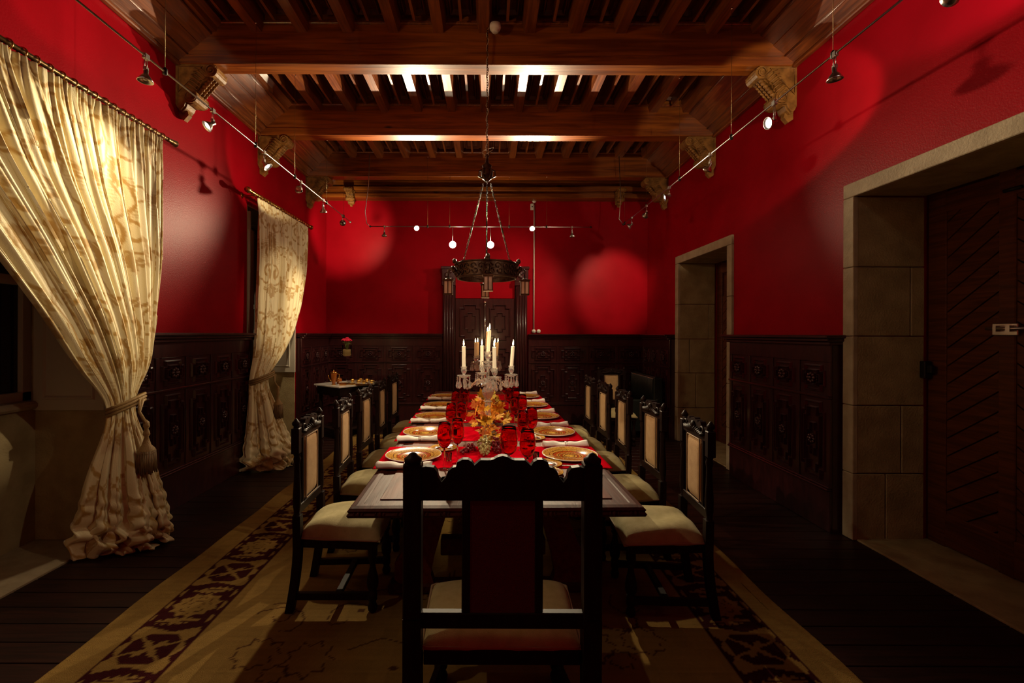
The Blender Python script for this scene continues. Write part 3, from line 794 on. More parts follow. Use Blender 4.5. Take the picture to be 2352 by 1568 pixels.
# ================================================================ DAMASK AND CURTAINS
def damask():
    w_, h_ = 1.0, 1.3
    R = Ras(w_, h_, .005); G = np.zeros_like(R.a)
    def mir(f):
        f(1, .0); f(-1, w_)
    def half(s, off):
        X = lambda x: off + s * x
        def st(pts, w, v): R.stroke([(X(x), y) for x, y in pts], w, v)
        def fi(pts, v): R.fill([(X(x), y) for x, y in pts], v)
        st(spiral(.25, .30, .13, 1.3, .4, 1), .024, 1); st(spiral(.30, .95, .16, 1.4, 2.5, -1), .026, 1); st(spiral(.10, .62, .09, 1.2, 0, 1), .018, 1)
        st([(.02, .05), (.12, .15), (.22, .17), (.36, .22), (.42, .36), (.38, .50), (.28, .60), (.24, .72), (.30, .80)], .028, 1)
        st([(.48, .02), (.44, .12), (.46, .22)], .02, .7); st([(.40, .62), (.46, .72), (.44, .84), (.38, .88)], .022, .8)
        for (x, y, a, L, ww) in ((.12, .15, 1.9, .17, .035), (.36, .22, -.6, .16, .035), (.40, .45, .5, .16, .034), (.28, .60, 2.8, .2, .04), (.30, .80, 1.1, .18, .036), (.1, .95, 1.7, .25, .045), (.44, 1.1, 2.4, .2, .04), (.2, 1.15, .2, .2, .035)):
            fi(leafpoly(x, y, a, L, ww, 8, .35), .8)
            st([(x, y), (x + L * .8 * math.cos(a), y + L * .8 * math.sin(a))], .007, 0)
        fi(blossom(.0, .38, .10, 8, .3), .9); fi(blossom(.0, .38, .06, 6, .2), .25); fi(blossom(.5, .55, .12, 9, .3), .9); fi(blossom(.5, .55, .07, 7, .2), .3); fi(blossom(.5, .55, .03, 7, .2), 1)
        fi(blossom(.5, 1.18, .11, 9, .25), .8); fi(blossom(.5, 1.18, .05, 9, .25), .2); fi(blossom(.0, 1.08, .08, 8, .3), .9)
    mir(half)
    # lattice patches
    X, Y = np.meshgrid(np.arange(R.nx) * .005, np.arange(R.ny) * .005)
    lat = ((np.sin((X + Y) * 190) * np.sin((X - Y) * 190)) > .15)
    zone = (np.abs(np.hypot((np.abs(X - .5) - .22), (Y - .68)) - .12) < .035) & (R.a < .1)
    R.a = np.where(zone & lat, .6, R.a)
    return R
DAM = damask()
def damcol(u, v, scale=1.0, tone=1.0):
    a = DAM.a; ny, nx = a.shape
    i = ((u / scale) % 1.0) * (nx - 1); j = ((v / scale) % 1.3) / 1.3 * (ny - 1)
    m = a[np.clip(j.astype(int), 0, ny - 1), np.clip(i.astype(int), 0, nx - 1)]
    m2 = a[np.clip(j.astype(int), 0, ny - 1), np.clip(i.astype(int) + 1, 0, nx - 1)]
    m = (m + m2) / 2
    g = np.array((.70, .60, .35)); d = np.array((.42, .25, .06)); l = np.array((.74, .66, .46))
    m = m[..., None]
    return (g * (1 - np.clip(m * 1.1, 0, 1)) + d * np.clip(m * 1.1, 0, 1)) * tone
def sm(t): t = np.clip(t, 0, 1); return t * t * (3 - 2 * t)
def interp(z, tab, col):
    zs = [r[0] for r in tab][::-1]; vs = [r[col] for r in tab][::-1]
    return np.interp(z, zs, vs)
def curtain(name, tab, pleats, label, seed, fabricw=3.2, tone=1.0, rodX=-2.74):
    """tab rows from top to floor: z, Ax, Ay, Bx, By, bulge, amp"""
    rs = np.random.RandomState(seed)
    nu, nv = 420, 330
    ztop = tab[0][0]
    zz = ztop * (1 - (np.arange(nv) / (nv - 1)))
    # smooth the table with a fine resample
    zf = np.linspace(0, ztop, 400)
    def smooth(col):
        v = interp(zf, tab, col); k = np.ones(25) / 25; vp = np.pad(v, 12, mode='edge'); v = np.convolve(vp, k, 'valid'); return np.interp(zz, zf, v)
    Ax, Ay, Bx, By, Bu, Am = [smooth(c)[:, None] for c in range(1, 7)]
    u = np.linspace(0, 1, nu)[None, :]
    ph = rs.rand(8) * 6.28
    uw = u + .016 * np.sin(2 * PI * u * 3 + ph[0]) + .010 * np.sin(2 * PI * u * 5 + ph[1])
    dx, dy = Bx - Ax, By - Ay; Ln = np.hypot(dx, dy) + 1e-6
    nx_, ny_ = dy / Ln, -dx / Ln            # towards the room (+x when running along +y)
    s = np.where(nx_ < 0, -1, 1); nx_, ny_ = nx_ * s, ny_ * s
    Z = zz[:, None] * np.ones_like(u)
    drop = ztop - Z
    fr_ = pleats * uw + .10 * np.sin(drop * 1.3 + ph[2]) + .05 * np.sin(drop * 3.1 + u * 20)
    pid = np.floor(fr_); f0 = fr_ - pid
    wid = .11 + .05 * np.sin(pid * 2.7 + ph[3])
    pl = .45 - 1.5 * np.exp(-((f0 - .5 - .12 * np.sin(pid * 1.9)) / wid) ** 2) + .30 * np.cos(2 * PI * f0) * np.cos(pid * 3.3)
    skirt = sm((1.0 - Z) / .25)
    big = np.sin(2 * PI * 3.6 * uw + ph[6]) + .45 * np.sin(2 * PI * 8.2 * uw + ph[7] + Z * 2)
    pl = pl * (1 - .72 * skirt) + big * skirt * .95
    pl2 = np.sin(2 * PI * pleats * 2.6 * uw + ph[3] + drop * .8)
    head = np.exp(-np.maximum(drop - .02, 0) / .14)
    gather = np.sin(2 * PI * pleats * 4.1 * uw + ph[4]) + .5 * np.sin(2 * PI * pleats * 6.7 * uw)
    amp = Am * (1 - .55 * head)
    disp = amp * (pl * (.75 + .25 * np.sin(2 * PI * u * 2 + ph[5])) + .25 * pl2 * (1 - head)) + .013 * head * gather
    low = sm((.34 - Z) / .30)
    crump = sm((.62 - Z) / .5) * .012 * np.sin(u * 31 + Z * 26 + 3 * np.sin(Z * 17)) + low * (.042 * np.sin(Z * 42 + 5 * np.sin(u * 11 + ph[6])) + .03 * np.sin(u * 40 + Z * 60 + ph[7]))
    bul = Bu * np.sin(PI * u) ** .8
    X = Ax + dx * u + nx_ * (bul + disp + crump)
    Y = Ay + dy * u + ny_ * (bul + disp + crump) + amp * .5 * np.cos(2 * PI * pleats * uw) * (1 - head)
    Z = Z + low * .02 * np.sin(u * 25 + ph[1]) + .004
    Z = np.maximum(Z, .014)
    P = np.stack([X, Y, Z], -1)
    col = damcol(u * fabricw + 0 * Z, drop * 1.0 + .1, 1.0, tone)
    rough = vcmat('damask_silk', .48, .25, 160, sheen=.25, spec=.5)
    root = empty(name, (rodX, float((By[0] + Ay[0])[0] / 2), 0), 0, label, 'curtain')
    P[..., 0] -= root.location.x; P[..., 1] -= root.location.y
    o = link('drape', gridmesh('drape', P, rough, col), root)
    md = o.modifiers.new('Solidify', 'SOLIDIFY'); md.thickness = .004
    return root, P
TK1 = (1.07,); 
tab1 = [ # z, Ax, Ay, Bx, By, bulge, amp
 (3.20, -2.72, 1.75, -2.72, 3.78, .00, .030),
 (3.05, -2.72, 1.78, -2.72, 3.77, .01, .040),
 (2.60, -2.73, 2.05, -2.73, 3.76, .03, .050),
 (2.15, -2.74, 2.46, -2.73, 3.75, .06, .050),
 (1.67, -2.74, 2.84, -2.74, 3.70, .09, .045),
 (1.35, -2.76, 3.08, -2.74, 3.65, .10, .035),
 (1.12, -2.78, 3.30, -2.76, 3.53, .08, .018),
 (1.03, -2.78, 3.34, -2.76, 3.51, .07, .014),
 (0.90, -2.79, 3.32, -2.77, 3.55, .10, .024),
 (0.55, -2.86, 3.24, -2.79, 3.68, .24, .042),
 (0.25, -2.90, 3.20, -2.80, 3.78, .34, .050),
 (0.10, -2.93, 3.18, -2.79, 3.82, .39, .050),
 (0.00, -2.93, 3.19, -2.78, 3.80, .36, .050)]
c1, P1 = curtain('gold_curtain', tab1, 15, 'large gold damask curtain, nearer one, gathered by a tasselled tieback', 11, 3.4)
tab2 = [
 (3.20, -2.75, 5.42, -2.75, 6.90, .00, .028),
 (3.05, -2.75, 5.42, -2.75, 6.90, .01, .036),
 (2.50, -2.75, 5.42, -2.75, 6.82, .04, .042),
 (2.00, -2.76, 5.41, -2.76, 6.66, .06, .042),
 (1.60, -2.76, 5.39, -2.77, 6.42, .09, .040),
 (1.30, -2.77, 5.36, -2.79, 6.08, .12, .034),
 (1.12, -2.78, 5.30, -2.80, 5.72, .12, .022),
 (1.04, -2.79, 5.31, -2.80, 5.62, .11, .018),
 (0.90, -2.80, 5.30, -2.80, 5.66, .14, .024),
 (0.50, -2.81, 5.24, -2.74, 5.80, .24, .032),
 (0.20, -2.82, 5.18, -2.66, 5.90, .34, .036),
 (0.08, -2.82, 5.17, -2.62, 5.92, .38, .036),
 (0.00, -2.82, 5.18, -2.62, 5.90, .35, .036)]
c2, P2 = curtain('gold_curtain', tab2, 12, 'gold damask curtain at the farther window, tied back low beside the panelling', 23, 2.6)
c1['group'] = c2['group'] = 'gold damask curtains'
def tieback(root, cx, cy, z, rx, ry, tx, ty, tl, s=1.0):
    ox, oy = root.location.x, root.location.y
    m = MB()
    for dz, rr in ((.0, .013), (.022, .011), (-.024, .011)):
        n = 28; pts = []
        for k in range(n):
            a = 2 * PI * k / n; pts.append((cx - ox + rx * math.cos(a), cy - oy + ry * math.sin(a), z + dz + .05 * math.cos(a - .6)))
        m.tube(pts, rr, 6, closed=True)
    for k in range(2):
        m.tube([(tx - ox + .01 * k, ty - oy + .02 * k, z + .04), (tx - ox + .02, ty - oy - .03, z - .05), (tx - ox + .05, ty - oy - .01 * k, z - .14 * s)], .010, 6)
    tb = m.build('tieback', M_['rope'], root)
    q = MB(); z0 = z - .14 * s; c = (tx - ox + .05, ty - oy, 0)
    q.lathe([(0, z0 + .03), (.018 * s, z0 + .01), (.022 * s, z0 - .02), (.012 * s, z0 - .04), (.020 * s, z0 - .06), (.024 * s, z0 - .08), (.013 * s, z0 - .10), (.022 * s, z0 - .13), (.03 * s, z0 - .16), (.055 * s, z0 - .19), (.062 * s, z0 - .22), (.0, z0 - .22)], c, 14)
    q.build('tassel_head', M_['rope'], tb)
    q = MB()
    for k in range(36):
        a = 2 * PI * k / 36; r0 = .055 * s; r1 = .064 * s
        q.tube([(c[0] + r0 * math.cos(a), c[1] + r0 * math.sin(a), z0 - .20), (c[0] + r1 * math.cos(a), c[1] + r1 * math.sin(a), z0 - .36 * (1 + .04 * math.sin(k * 5)))], .0065 * s, 4)
    f = q.build('fringe', M_['tassel'], tb); f['kind'] = 'stuff'
tieback(c1, -2.72, 3.425, 1.06, .105, .125, -2.60, 3.40, .3, 1.0)
tieback(c2, -2.72, 5.47, 1.06, .125, .175, -2.60, 5.53, .3, .9)
def rod(name, X, y0, y1, z, nr, mat, label, fin='ball'):
    root = empty(name, (X, y0, z), 0, label, 'curtain rod', 'curtain rods')
    L = y1 - y0
    MB().tube([(0, 0, 0), (0, L, 0)], .016, 12).build('pole', M_[mat], root)
    for yy, s in ((0, -1), (L, 1)):
        f = MB()
        Mx = Matrix.Translation((0, yy, 0)) @ Matrix.Rotation(-s * PI / 2, 4, 'X')
        if fin == 'ball': f.lathe([(0, .0), (.02, .0), (.024, .015), (.014, .03), (.03, .05), (.036, .075), (.028, .10), (0, .112)], (0, 0, 0), 14, Mx)
        else: f.lathe([(0, 0), (.018, 0), (.02, .02), (.014, .03), (.022, .06), (.03, .11), (.0, .115)], (0, 0, 0), 12, Mx)
        f.build('finial', M_[mat], root)
    for yy in (.12, L / 2, L - .06):
        b = MB(); b.tube([(0, yy, -.0), (-.09, yy, -.01), (-.18, yy, -.01)], .009, 8); b.lathe([(0, 0), (.03, 0), (.03, .01), (0, .012)], (0, 0, 0), 12, Matrix.Translation((-.178, yy, -.01)) @ Matrix.Rotation(PI / 2, 4, 'Y')); b.build('bracket', M_[mat], root)
    rm = MB(); n = 16
    rm.tube([(.028 * math.cos(2 * PI * k / n), 0, .028 * math.sin(2 * PI * k / n)) for k in range(n)], .005, 6, closed=True)
    rm.tube([(0, 0, -.028), (0, .006, -.05), (0, 0, -.06)], .003, 5)
    me = rm.mesh('ring', M_['brass'])
    for k in range(nr):
        link('ring', me, root, (0, .06 + (L - .12) * k / (nr - 1), -.006), (0, 0, random.uniform(-.25, .25)))
    return root
rod('curtain_rod', -2.72, 1.7, 3.84, 3.235, 26, 'brass_dark', 'dark brass curtain rod with rings above the nearer gold curtain', 'cone')
rod('curtain_rod', -2.75, 5.27, 6.98, 3.235, 22, 'brass', 'bright brass ball-ended curtain rod above the farther gold curtain')

# ================================================================ TABLE
TR = 0.0225
def TP(u, v, z=0.0):
    """table frame: u across (right positive), v along from the table centre"""
    c, s = math.cos(TR), math.sin(TR)
    return Vector((0.0 + u * c - v * s, 4.37 + u * s + v * c, z))
tb = empty('dining_table', TP(0, 0), TR, 'long dark polished dining table on slanting trestles, laid for dinner', 'table')
HW, HL = .715, 2.20
t = MB(); t.box((-HW + .03, -HL + .03, .735), (HW - .03, HL - .03, .765), bev=.004)
t.build('tabletop', M_['table_dark'], tb)
fi_ = MB(); fi_.box((-HW + .13, -HL + .12, .7655), (HW - .13, HL - .12, .770), bev=.002); fi_.build('top_field', M_['table_wood'], tb)
e = MB()
prof = [(0, .766), (0.006, .770), (.03, .770), (.055, .765), (.065, .755), (.060, .745), (.068, .735), (.062, .722), (.04, .716), (0, .716)]
def run(p0, p1, nrm):
    vs = []
    for base in (p0, p1):
        for o, z in prof: vs.append((base[0] + nrm[0] * (o - .035), base[1] + nrm[1] * (o - .035), z))
    return vs
corners = [(-HW + .03, -HL + .03), (HW - .03, -HL + .03), (HW - .03, HL - .03), (-HW + .03, HL - .03)]
vs = []; n = len(prof)
for cx, cy in corners:
    sx = 1 if cx > 0 else -1; sy = 1 if cy > 0 else -1
    for o, z in prof: vs.append((cx + sx * (o - .035), cy + sy * (o - .035), z))
fs = []
for k in range(4):
    k2 = (k + 1) % 4
    for i in range(n - 1): fs.append((k * n + i, k2 * n + i, k2 * n + i + 1, k * n + i + 1))
e.add(vs, fs); e.build('edge_moulding', M_['table_dark'], tb)
# carved beads on the edge
bd = MB()
def beads(a, b, cnt):
    for k in range(cnt):
        p = Vector(a).lerp(Vector(b), (k + .5) / cnt)
        bd.sphere((p.x, p.y, .738), .010, 6, 4, None, (1.0, 1.0, 1.4))
        d = (Vector(b) - Vector(a)).normalized()
        for s in (-.02, .02): bd.sphere((p.x + d.x * s, p.y + d.y * s, .738), .006, 6, 4, None, (1, 1, 2))
q = .0; X0, Y0 = HW + .028, HL + .028
X0 -= .0; 
beads((-X0 + .03, -HL - .000, 0), (X0 - .03, -HL - .000, 0), 14); beads((-X0 + .03, HL, 0), (X0 - .03, HL, 0), 14)
beads((-HW - .000, -HL + .05, 0), (-HW - .000, HL - .05, 0), 44); beads((HW, -HL + .05, 0), (HW, HL - .05, 0), 44)
bd.build('carved_beads', M_['table_dark'], tb)
ap = MB()
for s in (-1, 1): ap.box((s * (HW - .16) - .015, -HL + .25, .64), (s * (HW - .16) + .015, HL - .25, .735), bev=.003)
for v in (-HL + .25, HL - .25): ap.box((-HW + .16, v - .015, .64), (HW - .16, v + .015, .735), bev=.003)
ap.build('apron', M_['table_dark'], tb)
tl = MB().prism([(.24, .64), (.42, .64), (.47, .45), (.53, .30), (.60, .20), (.60, .10), (.56, .07), (.36, .07), (.38, .13), (.36, .24), (.31, .42)], -.035, .035, 'y').mesh('leg', M_['table_wood'])
for v in (-1.55, 0, 1.55):
    for s in (1, -1):
        o = link('leg', tl, tb, (0, v, 0), (0, 0, 0 if s == 1 else PI))
    f = MB(); f.box((-.64, v - .05, .0145), (.64, v + .05, .075), bev=.012); f.prism([(-.2, .075), (-.16, .13), (-.1, .15), (-.06, .13), (0, .17), (.06, .13), (.1, .15), (.16, .13), (.2, .075)], v - .03, v + .03, 'y'); f.build('foot', M_['table_dark'], tb)
    MB().box((-.42, v - .04, .595), (.42, v + .04, .735), bev=.006).build('cross_bearer', M_['table_dark'], tb)
MB().box((-.03, -1.5, .26), (.03, 1.5, .34), bev=.006).build('stretcher', M_['table_dark'], tb)
MB().box((-.32, -1.6, .25), (.32, -1.52, .35), bev=.006).build('stretcher', M_['table_dark'], tb)
ZT = .7705
# red runners across the table
rw = []
for k in range(5):
    v = 3.06 + .7167 * k - 4.37
    ny, nx = 30, 90
    U = np.linspace(-HW - .024, HW + .024, nx)[None, :] * np.ones((ny, 1)); V = np.linspace(-.27, .27, ny)[:, None] * np.ones((1, nx))
    Z = np.full(U.shape, ZT + .0012) + .0006 * np.sin(U * 23 + k) * np.sin(V * 19)
    over = np.abs(U) - (HW + .0)
    P = np.stack([U, V, Z], -1)
    P[..., 2] = np.where(np.abs(U) > HW - .005, Z - .002, Z)
    me = gridmesh('table_runner', P, M_['runner'])
    o = link('table_runner', me, None, TP(0, v), (0, 0, TR + random.uniform(-.004, .004)))
    md = o.modifiers.new('Solidify', 'SOLIDIFY'); md.thickness = .002; md.offset = 1
    tag(o, 'red cloth runner across the table, %s from the host chair' % ('first', 'second', 'third', 'fourth', 'farthest')[k], 'table runner', 'red runners across the table')

# ================================================================ CHAIRS
def turned(pts, c=(0, 0, 0), seg=12): return MB().lathe(pts, c, seg)
def cushion(wf, wb, dp, h, n=26):
    """front edge wf wide at y=dp, back edge wb at y=0"""
    a = np.linspace(-1, 1, n); X, Y = np.meshgrid(a, a)
    prof = ((1 - np.abs(X) ** 5) * (1 - np.abs(Y) ** 5)) ** .42
    wd = wb + (wf - wb) * (Y + 1) / 2
    Xp = X * wd / 2 * (1 + .03 * prof * (1 - np.abs(Y)))
    Yp = (Y + 1) / 2 * dp
    Z = h * prof * (1 - .10 * (X ** 2 + Y ** 2) / 2) + .004 * np.sin(6 * X + 4 * Y)
    # side skirt under the crown
    P = np.stack([Xp, Yp, Z], -1)
    return gridmesh('seat_cushion', P, M_['cream'])
CR = [(-.355, 0), (-.355, .095), (-.333, .105), (-.322, .118), (-.292, .126), (-.262, .122), (-.248, .105), (-.245, .085), (-.232, .068), (-.216, .085), (-.207, .108), (-.19, .122), (-.178, .124), (-.172, .142), (-.152, .152), (-.132, .152), (-.118, .144), (-.108, .130), (-.098, .138), (-.084, .150), (-.045, .150), (-.034, .153), (-.018, .162), (0, .166)]
def crest_outline(hw, s=1.0):
    k = hw / .355; L = [(x * k, z * s) for x, z in CR]
    return L + [(-x, z) for x, z in reversed(L[:-1])]
def make_chair(big=False):
    if big: PX, TOP, pw, z0p, z1p, wf, wb, dp = .328, 1.143, .118, .571, .985, .62, .60, .43
    else: PX, TOP, pw, z0p, z1p, wf, wb, dp = .195, 1.090, .108, .60, .985, .50, .40, .46
    root = empty('dining_chair')
    r = .033 if big else .022
    # rear posts: square blocks and turned lengths, splayed foot, finial
    for s in (-1, 1):
        m = MB(); x = s * PX
        def foot(z): return (-.045 * ((.36 - z) / .36) ** 1.6) if z < .36 else -.02 * (z - .36)
        sec = [0, .08, .18, .28, .36, .45, .55]
        for a, b in zip(sec[:-1], sec[1:]):
            ya, yb_ = foot(a), foot(b)
            vs = [(x + i * r, ya + j * r, a) for i, j in ((-1, -1), (1, -1), (1, 1), (-1, 1))] + [(x + i * r, yb_ + j * r, b) for i, j in ((-1, -1), (1, -1), (1, 1), (-1, 1))]
            m.add(vs, [(0, 1, 5, 4), (1, 2, 6, 5), (2, 3, 7, 6), (3, 0, 4, 7), (0, 3, 2, 1), (4, 5, 6, 7)])
        if big:
            m.box((x - r, foot(.8) - .03, .55), (x + r, foot(.8) + .03, TOP - .03), bev=.004)
        else:
            m.lathe([(r, .55), (r * .7, .56), (r * 1.0, .60), (r * 1.05, .66), (r * .8, .76), (r * .7, .84), (r * .95, .87), (r * .75, .885), (r, .90)], (x, foot(.72), 0), 12)
            m.box((x - r, foot(.97) - r, .90), (x + r, foot(.97) + r, TOP - .045), bev=.003)
        p = m.build('rear_post', M_['chair_wood'], root)
        f = turned([(0, TOP - .05), (r * .75, TOP - .05), (r * .5, TOP - .038), (r * .95, TOP - .026), (r * 1.0, TOP - .014), (r * .6, TOP - .004), (r * .35, TOP + .006), (0, TOP + .012)], (x, foot(TOP), 0), 12)
        f.build('finial', M_['chair_wood'], p)
    yb_ = -.012
    # crest rail with scalloped outline and carved relief
    m = MB(); base = z1p - .005
    sc_ = (TOP - .0 - base) / .166
    ol = crest_outline(PX + .012, sc_)
    m.prism([(x, z + base) for x, z in ol], yb_ - .016, yb_ + .016, 'y')
    for k in range(13):
        t = (k - 6) / 6; x = t * PX * .82
        h = base + (.11 - .05 * abs(t)) * sc_
        m.tube([(x * .35, yb_ + .016, base + .02), (x * .75, yb_ + .023, (base + h) / 2 + .01), (x, yb_ + .016, h)], [.004, .012 if not big else .015, .006], 6)
    for s in (-1, 1):
        pts = [(s * (PX * .62 + .035 * math.cos(a) * (1 - a / 9)), yb_ + .018, base + .045 + .035 * math.sin(a) * (1 - a / 9)) for a in [i * .5 for i in range(14)]]
        m.tube(pts, .006, 6)
    m.sphere((0, yb_ + .02, base + .10 * sc_), .024, 10, 6, None, (1, .6, 1))
    m.build('crest_rail', M_['chair_wood'], root)
    # upholstered panel
    gw = pw if not big else pw
    m = MB()
    for s in (-1, 1): m.box((s * gw, yb_ - .014, z0p), (s * (gw + (.026 if not big else .03)), yb_ + .014, z1p), bev=.003)
    m.box((-PX, yb_ - .016, z0p - (.055 if not big else .058)), (PX, yb_ + .016, z0p), bev=.004)
    fr = m.build('back_frame', M_['chair_wood'], root)
    m = MB(); m.box((-gw, yb_ - .012, z0p + .0), (gw, yb_ - .002, z1p)); m.build('back_cloth', M_['maroon'] if big else M_['chair_wood'], fr)
    n = 14; a = np.linspace(-1, 1, n); X, Z = np.meshgrid(a, a); pr = ((1 - np.abs(X) ** 6) * (1 - np.abs(Z) ** 8)) ** .4
    P = np.stack([X * gw * .98, yb_ + .0 + .022 * pr, (z0p + z1p) / 2 + Z * (z1p - z0p) / 2 * .985], -1)
    bp_ = link('back_pad', gridmesh('back_pad', P, M_['peach']), root)
    m = MB(); hz = (z1p - z0p) / 2 * .95; cz = (z0p + z1p) / 2; g2 = gw * .90
    pts = []
    for cx, cz_, a0 in ((g2 - .015, hz - .015, 0), (-g2 + .015, hz - .015, PI / 2), (-g2 + .015, -hz + .015, PI), (g2 - .015, -hz + .015, 1.5 * PI)):
        for i in range(4): a_ = a0 + i * PI / 6; pts.append((cx + .015 * math.cos(a_), yb_ + .020, cz + cz_ + .015 * math.sin(a_)))
    m.tube(pts, .004, 5, closed=True); m.build('piping', M_['piping'], bp_)
    # seat
    y0 = .01; y1 = y0 + dp
    m = MB(); hb, hf = wb / 2 - .01, wf / 2 - .015
    z0, z1 = .362, .413
    for s in (-1, 1):
        m.prism([(s * hb, y0), (s * (hb - .03), y0), (s * (hf - .03), y1 - .03), (s * hf, y1 - .03)], z0, z1, 'z')
    m.box((-hf, y1 - .05, z0), (hf, y1 - .02, z1), bev=.003); m.box((-hb, y0 - .01, z0), (hb, y0 + .02, z1), bev=.003)
    m.prism([(-hb + .02, y0 + .01), (hb - .02, y0 + .01), (hf - .02, y1 - .03), (-hf + .02, y1 - .03)], z1 - .012, z1, 'z')
    m.build('seat_frame', M_['chair_wood'], root)
    cu = link('seat_cushion', cushion(wf, wb, dp + .01, .055 if big else .088), root, (0, y0 - .005, .414))
    m = MB(); pts = []
    hw0, hw1 = wb / 2, wf / 2
    loop = [(-hw0, y0), (hw0, y0), (hw1, y1), (-hw1, y1)]
    for i in range(4):
        p, q_ = Vector(loop[i]), Vector(loop[(i + 1) % 4])
        for t_ in (.03, .35, .65, .97): v = p.lerp(q_, t_); pts.append((v.x, v.y - y0 + .005, .005))
    m.tube(pts, .006, 6, closed=True); m.build('piping', M_['piping'], cu)
    # front legs turned
    lg = [(.0, 0), (.016, .0), (.024, .01), (.028, .03), (.020, .05), (.020, .065), (.026, .068), (.026, .115), (.018, .12), (.03, .14), (.034, .17), (.030, .20), (.018, .25), (.015, .28), (.026, .30), (.018, .31), (.027, .32), (.027, .362)]
    for s in (-1, 1): turned([(r_ * (1.0 if not big else 1.15), z) for r_, z in lg], (s * (hf - .03), y1 - .045, 0)).build('front_leg', M_['chair_wood'], root)
    for s in (-1, 1):
        MB().prism([(s * (PX - .012), -.01), (s * (PX + .012), -.01), (s * (hf - .018), y1 - .045), (s * (hf - .042), y1 - .045)], .070, .108, 'z').build('side_stretcher', M_['chair_wood'], root)
    xm = (PX + hf) / 2 - .02
    MB().box((-xm, dp * .45, .074), (xm, dp * .45 + .036, .104), bev=.003).build('cross_stretcher', M_['chair_wood'], root)
    return root
ch = make_chair()
ordl = ['nearest the carved host chair', 'second from the host chair', 'third from the host chair', 'fourth from the host chair', 'at the far end of the row']
LC = [(-1.085, 2.79), (-1.10, 3.50), (-1.115, 4.17), (-1.13, 4.85), (-1.15, 5.58)]
RC = [(1.245, 2.74), (1.225, 3.41), (1.21, 4.10), (1.19, 4.69), (1.175, 5.31)]
k = 0
for (x, y), od in zip(LC, ordl):
    o = ch if k == 0 else copy_tree(ch)
    o.location = (x, y, .0135); o.rotation_euler = (0, 0, -PI / 2 + (.03, .05, -.01, .02, -.03)[k])
    tag(o, 'dark carved dining chair, curtain side of the table, ' + od, 'chair', 'dining chairs along the table'); k += 1
for i, ((x, y), od) in enumerate(zip(RC, ordl)):
    o = copy_tree(ch); o.location = (x, y, .0135); o.rotation_euler = (0, 0, PI / 2 + (-.06, .03, -.02, .03, .0)[i])
    tag(o, 'dark carved dining chair, doorway side of the table, ' + od, 'chair', 'dining chairs along the table')
o = copy_tree(ch); o.location = (1.88, 6.92, 0.0); o.rotation_euler = (0, 0, PI)
tag(o, 'dark carved chair with cream back standing apart by the end panelling', 'chair'); 
if 'group' in o: del o['group']
bc = make_chair(True); bc.name = 'host_chair'; bc.location = (.055, 1.68, .0135); bc.rotation_euler = (0, 0, 0)
tag(bc, 'wide dark carved host chair at the table head, its back to the viewer', 'chair')

# ================================================================ PLACE SETTINGS
def lathe_thing(name, prof, mat, seg=32, smooth=True): return MB().lathe(prof, (0, 0, 0), seg).mesh(name, M_[mat])
plate_me = lathe_thing('charger_plate', [(0, .004), (.10, .004), (.112, .008), (.172, .020), (.184, .022), (.184, .018), (.170, .014), (.108, .001), (.10, 0), (0, 0)], 'charger', 48)
plate_rim = MB().tube([(.184 * math.cos(2 * PI * k / 48), .184 * math.sin(2 * PI * k / 48), .0195) for k in range(48)], .0032, 6, closed=True).mesh('rim', M_['china'])
bread_me = lathe_thing('bread_plate', [(0, .003), (.05, .003), (.058, .006), (.090, .014), (.095, .015), (.095, .012), (.055, .001), (0, 0)], 'bread', 36)
def goblet(s=1.0, wide=1.0):
    r = empty('wine_goblet')
    g = 1.0
    bowl = MB()
    out = [(.006, .125), (.020, .132), (.034, .150), (.042, .178), (.0445, .205), (.042, .235), (.037, .265), (.034, .286)]
    inn = [(.0326, .286), (.0355, .265), (.0405, .235), (.043, .205), (.0405, .178), (.032, .152), (.018, .136), (0, .131)]
    bowl.lathe([(x * wide, z * s) for x, z in out + inn], (0, 0, 0), 24)
    bowl.build('bowl', M_['red_glass'], r)
    st = MB(); st.lathe([(0, .125 * s), (.006, .124 * s), (.0042, .10 * s), (.0040, .05 * s), (.006, .02), (.009, .012), (.006, .006), (0, .005)], (0, 0, 0), 12); st.build('stem', M_['glass'], r)
    ft = MB(); ft.lathe([(0, .008), (.012, .005), (.034, .002), (.036, .0005), (.034, 0), (0, 0)], (0, 0, 0), 24); ft.build('foot', M_['glass'], r)
    return r
gob = goblet()
def napkin_mesh():
    nu, nv = 26, 20; P = np.zeros((nu, nv + 1, 3))
    for i in range(nu):
        t = i / (nu - 1) * 2 - 1
        r = .0165 + .008 * abs(t) ** .8 + .002 * math.sin(t * 9)
        wide = .0245 + .012 * abs(t) ** .7
        for j in range(nv + 1):
            a = 2 * PI * j / nv; rr = 1 + .07 * math.sin(3 * a + t * 2.2)
            P[i, j] = (t * .165 + .006 * math.sin(2 * a), wide * rr * math.cos(a), max(r * rr * math.sin(a), -r * .8) + r * .8)
    me = gridmesh('napkin', P, M_['napkin'])
    import bmesh
    bm = bmesh.new(); bm.from_mesh(me); bm.verts.ensure_lookup_table()
    for i in (0, nu - 1): bm.faces.new([bm.verts[i * (nv + 1) + j] for j in range(nv)])
    # inner coils showing at the ends
    for s in (-1, 1):
        pts = [(.0 + (.034 - .0028 * k) * math.cos(k * .7), (.022 - .0018 * k) * math.sin(k * .7)) for k in range(11)]
    bmesh.ops.recalc_face_normals(bm, faces=bm.faces); bm.to_mesh(me); bm.free()
    return me
nap_me = napkin_mesh()
